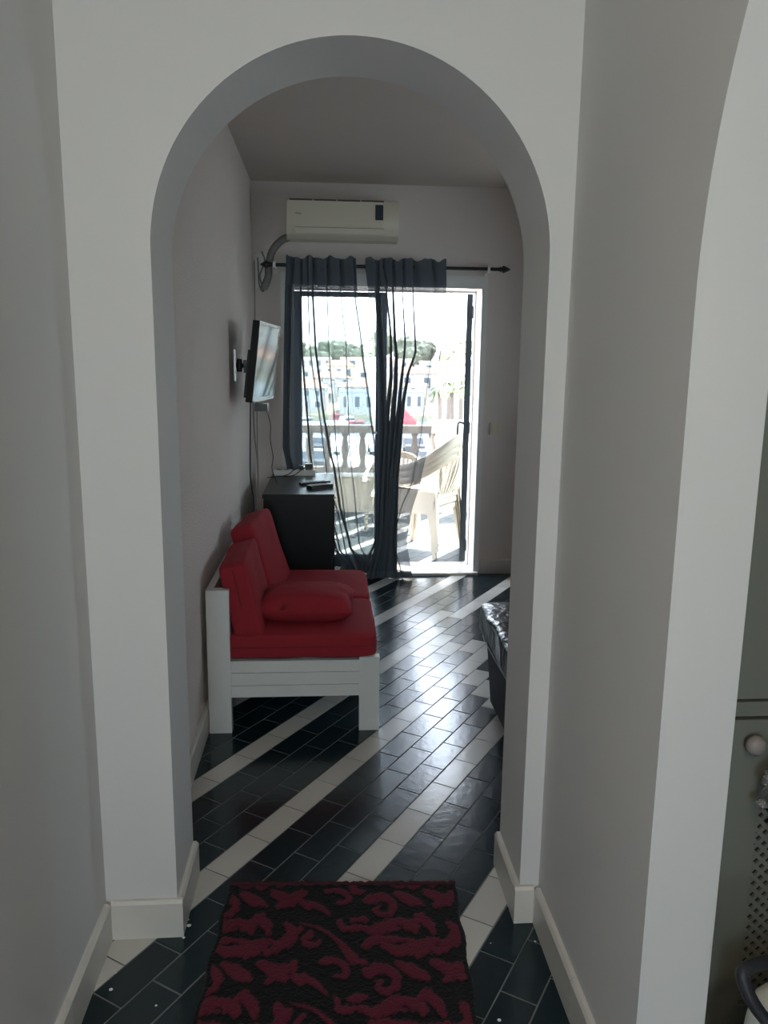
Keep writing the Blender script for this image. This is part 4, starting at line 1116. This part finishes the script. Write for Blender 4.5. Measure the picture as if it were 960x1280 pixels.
def boat(x, y, ln, rz, lb, grp, cover=None):
    r = empty('boat', (x, y, GZ - 0.5), rz, lb, 'boat', grp)
    bm = bmesh.new(); wd = ln * 0.30
    rows = []
    for t in (0, 0.3, 0.6, 0.85, 1.0):
        w_ = wd / 2 * (1 if t < 0.5 else max(0.04, 1 - ((t - 0.5) / 0.5) ** 2)); xx = (t - 0.5) * ln
        rows.append([bm.verts.new((xx, -w_, 0.9 + 0.25 * t)), bm.verts.new((xx, -w_ * 0.6, -0.1)), bm.verts.new((xx, w_ * 0.6, -0.1)), bm.verts.new((xx, w_, 0.9 + 0.25 * t))])
    for u_, v_ in zip(rows, rows[1:]):
        for k_ in range(4): bm.faces.new((u_[k_], u_[(k_ + 1) % 4], v_[(k_ + 1) % 4], v_[k_]))
    bm.faces.new(rows[0]); bm.faces.new(rows[-1])
    fin('hull', bm, M['hull'], r)
    fin('cabin', B(-ln * 0.18, ln * 0.18, -wd * 0.3, wd * 0.3, 1.0, 1.8), M['red_canvas'] if cover else M['hull'], r, bevel=0.12)
    fin('windscreen', B(-ln * 0.15, ln * 0.185, -wd * 0.31, wd * 0.31, 1.35, 1.62), M['house_win'], r)
    if not cover: fin('mast', T([(0, 0, 1.8), (0, 0, 1.8 + ln * 0.5)], 0.05, 6), M['hull'], r)
for i in range(9):
    boat(-8 + i * 5.2 + rt.uniform(-0.5, 0.5), 96 + rt.uniform(-3, 6), rt.uniform(4, 5.5), rt.uniform(0.2, 1.2), 'white motor boat moored out on the harbour water', 'white boats on the harbour')
boat(3.4, 91, 4.6, 0.15, 'boat under a long red canvas cover near the quay edge', None, True)
boat(1.2, 104, 3.0, 0.1, 'small far boat with a red cover behind the white boats', None, True)
aw = empty('awning', (7.7, 79, GZ), 0, 'red canvas awning on poles standing on the quay', 'awning')
bm = bmesh.new()
vs = [bm.verts.new(p) for p in ((-2.2, -1.5, 2.2), (2.2, -1.5, 2.2), (2.2, 1.5, 2.2), (-2.2, 1.5, 2.2), (0, 0, 3.4), (-2.2, -1.5, 1.8), (2.2, -1.5, 1.8), (2.2, 1.5, 1.8), (-2.2, 1.5, 1.8))]
for f in ((0, 1, 4), (1, 2, 4), (2, 3, 4), (3, 0, 4), (0, 5, 6, 1), (1, 6, 7, 2), (2, 7, 8, 3), (3, 8, 5, 0)): bm.faces.new([vs[i] for i in f])
fin('canvas', bm, M['red_canvas'], aw); aw.scale = (0.55, 0.6, 1.0)
for sx_ in (-1, 1):
    for sy_ in (-1, 1): fin('pole', T([(sx_ * 2.1, sy_ * 1.4, 0), (sx_ * 2.1, sy_ * 1.4, 2.2)], 0.05, 6), M['hull'], aw)
def car(x, y, rz, m, lb, grp):
    r = empty('car', (x, y, GZ), rz, lb, 'car', grp)
    bm = bmesh.new(); prof_ = [(-2.1, 0.3), (-2.15, 0.8), (-1.6, 0.95), (-1.1, 1.42), (0.7, 1.45), (1.3, 0.98), (2.1, 0.82), (2.15, 0.3)]
    a_ = [bm.verts.new((p, -0.85, q)) for p, q in prof_]; b_ = [bm.verts.new((p, 0.85, q)) for p, q in prof_]
    for i in range(8): bm.faces.new((a_[i], a_[(i + 1) % 8], b_[(i + 1) % 8], b_[i]))
    bm.faces.new(a_); bm.faces.new(b_)
    fin('car_body', bm, M[m], r, bevel=0.06)
    fin('side_windows', B(-0.95, 0.65, -0.86, 0.86, 1.0, 1.36), M['house_win'], r)
    for wx2 in (-1.35, 1.35):
        for sy_ in (-1, 1): fin('wheel', L([(0.30, -0.09), (0.32, 0), (0.30, 0.09)], 14, 'Y', loc=(wx2, sy_ * 0.80, 0.32)), M['tyre'], r)
for i in range(12):
    m_ = ('car_a', 'car_b', 'car_c')[i % 3]; cn = ('silver', 'dark grey', 'white')[i % 3]
    car(-4 + (i % 6) * 2.9 + rt.uniform(-0.2, 0.2), 58 + (i // 6) * 11, PI / 2 + rt.uniform(-0.08, 0.08), m_, '%s car parked in the %s row on the quay below the balustrade' % (cn, ('near', 'far')[i // 6]), '%s cars of the %s row' % (cn, ('near', 'far')[i // 6]))
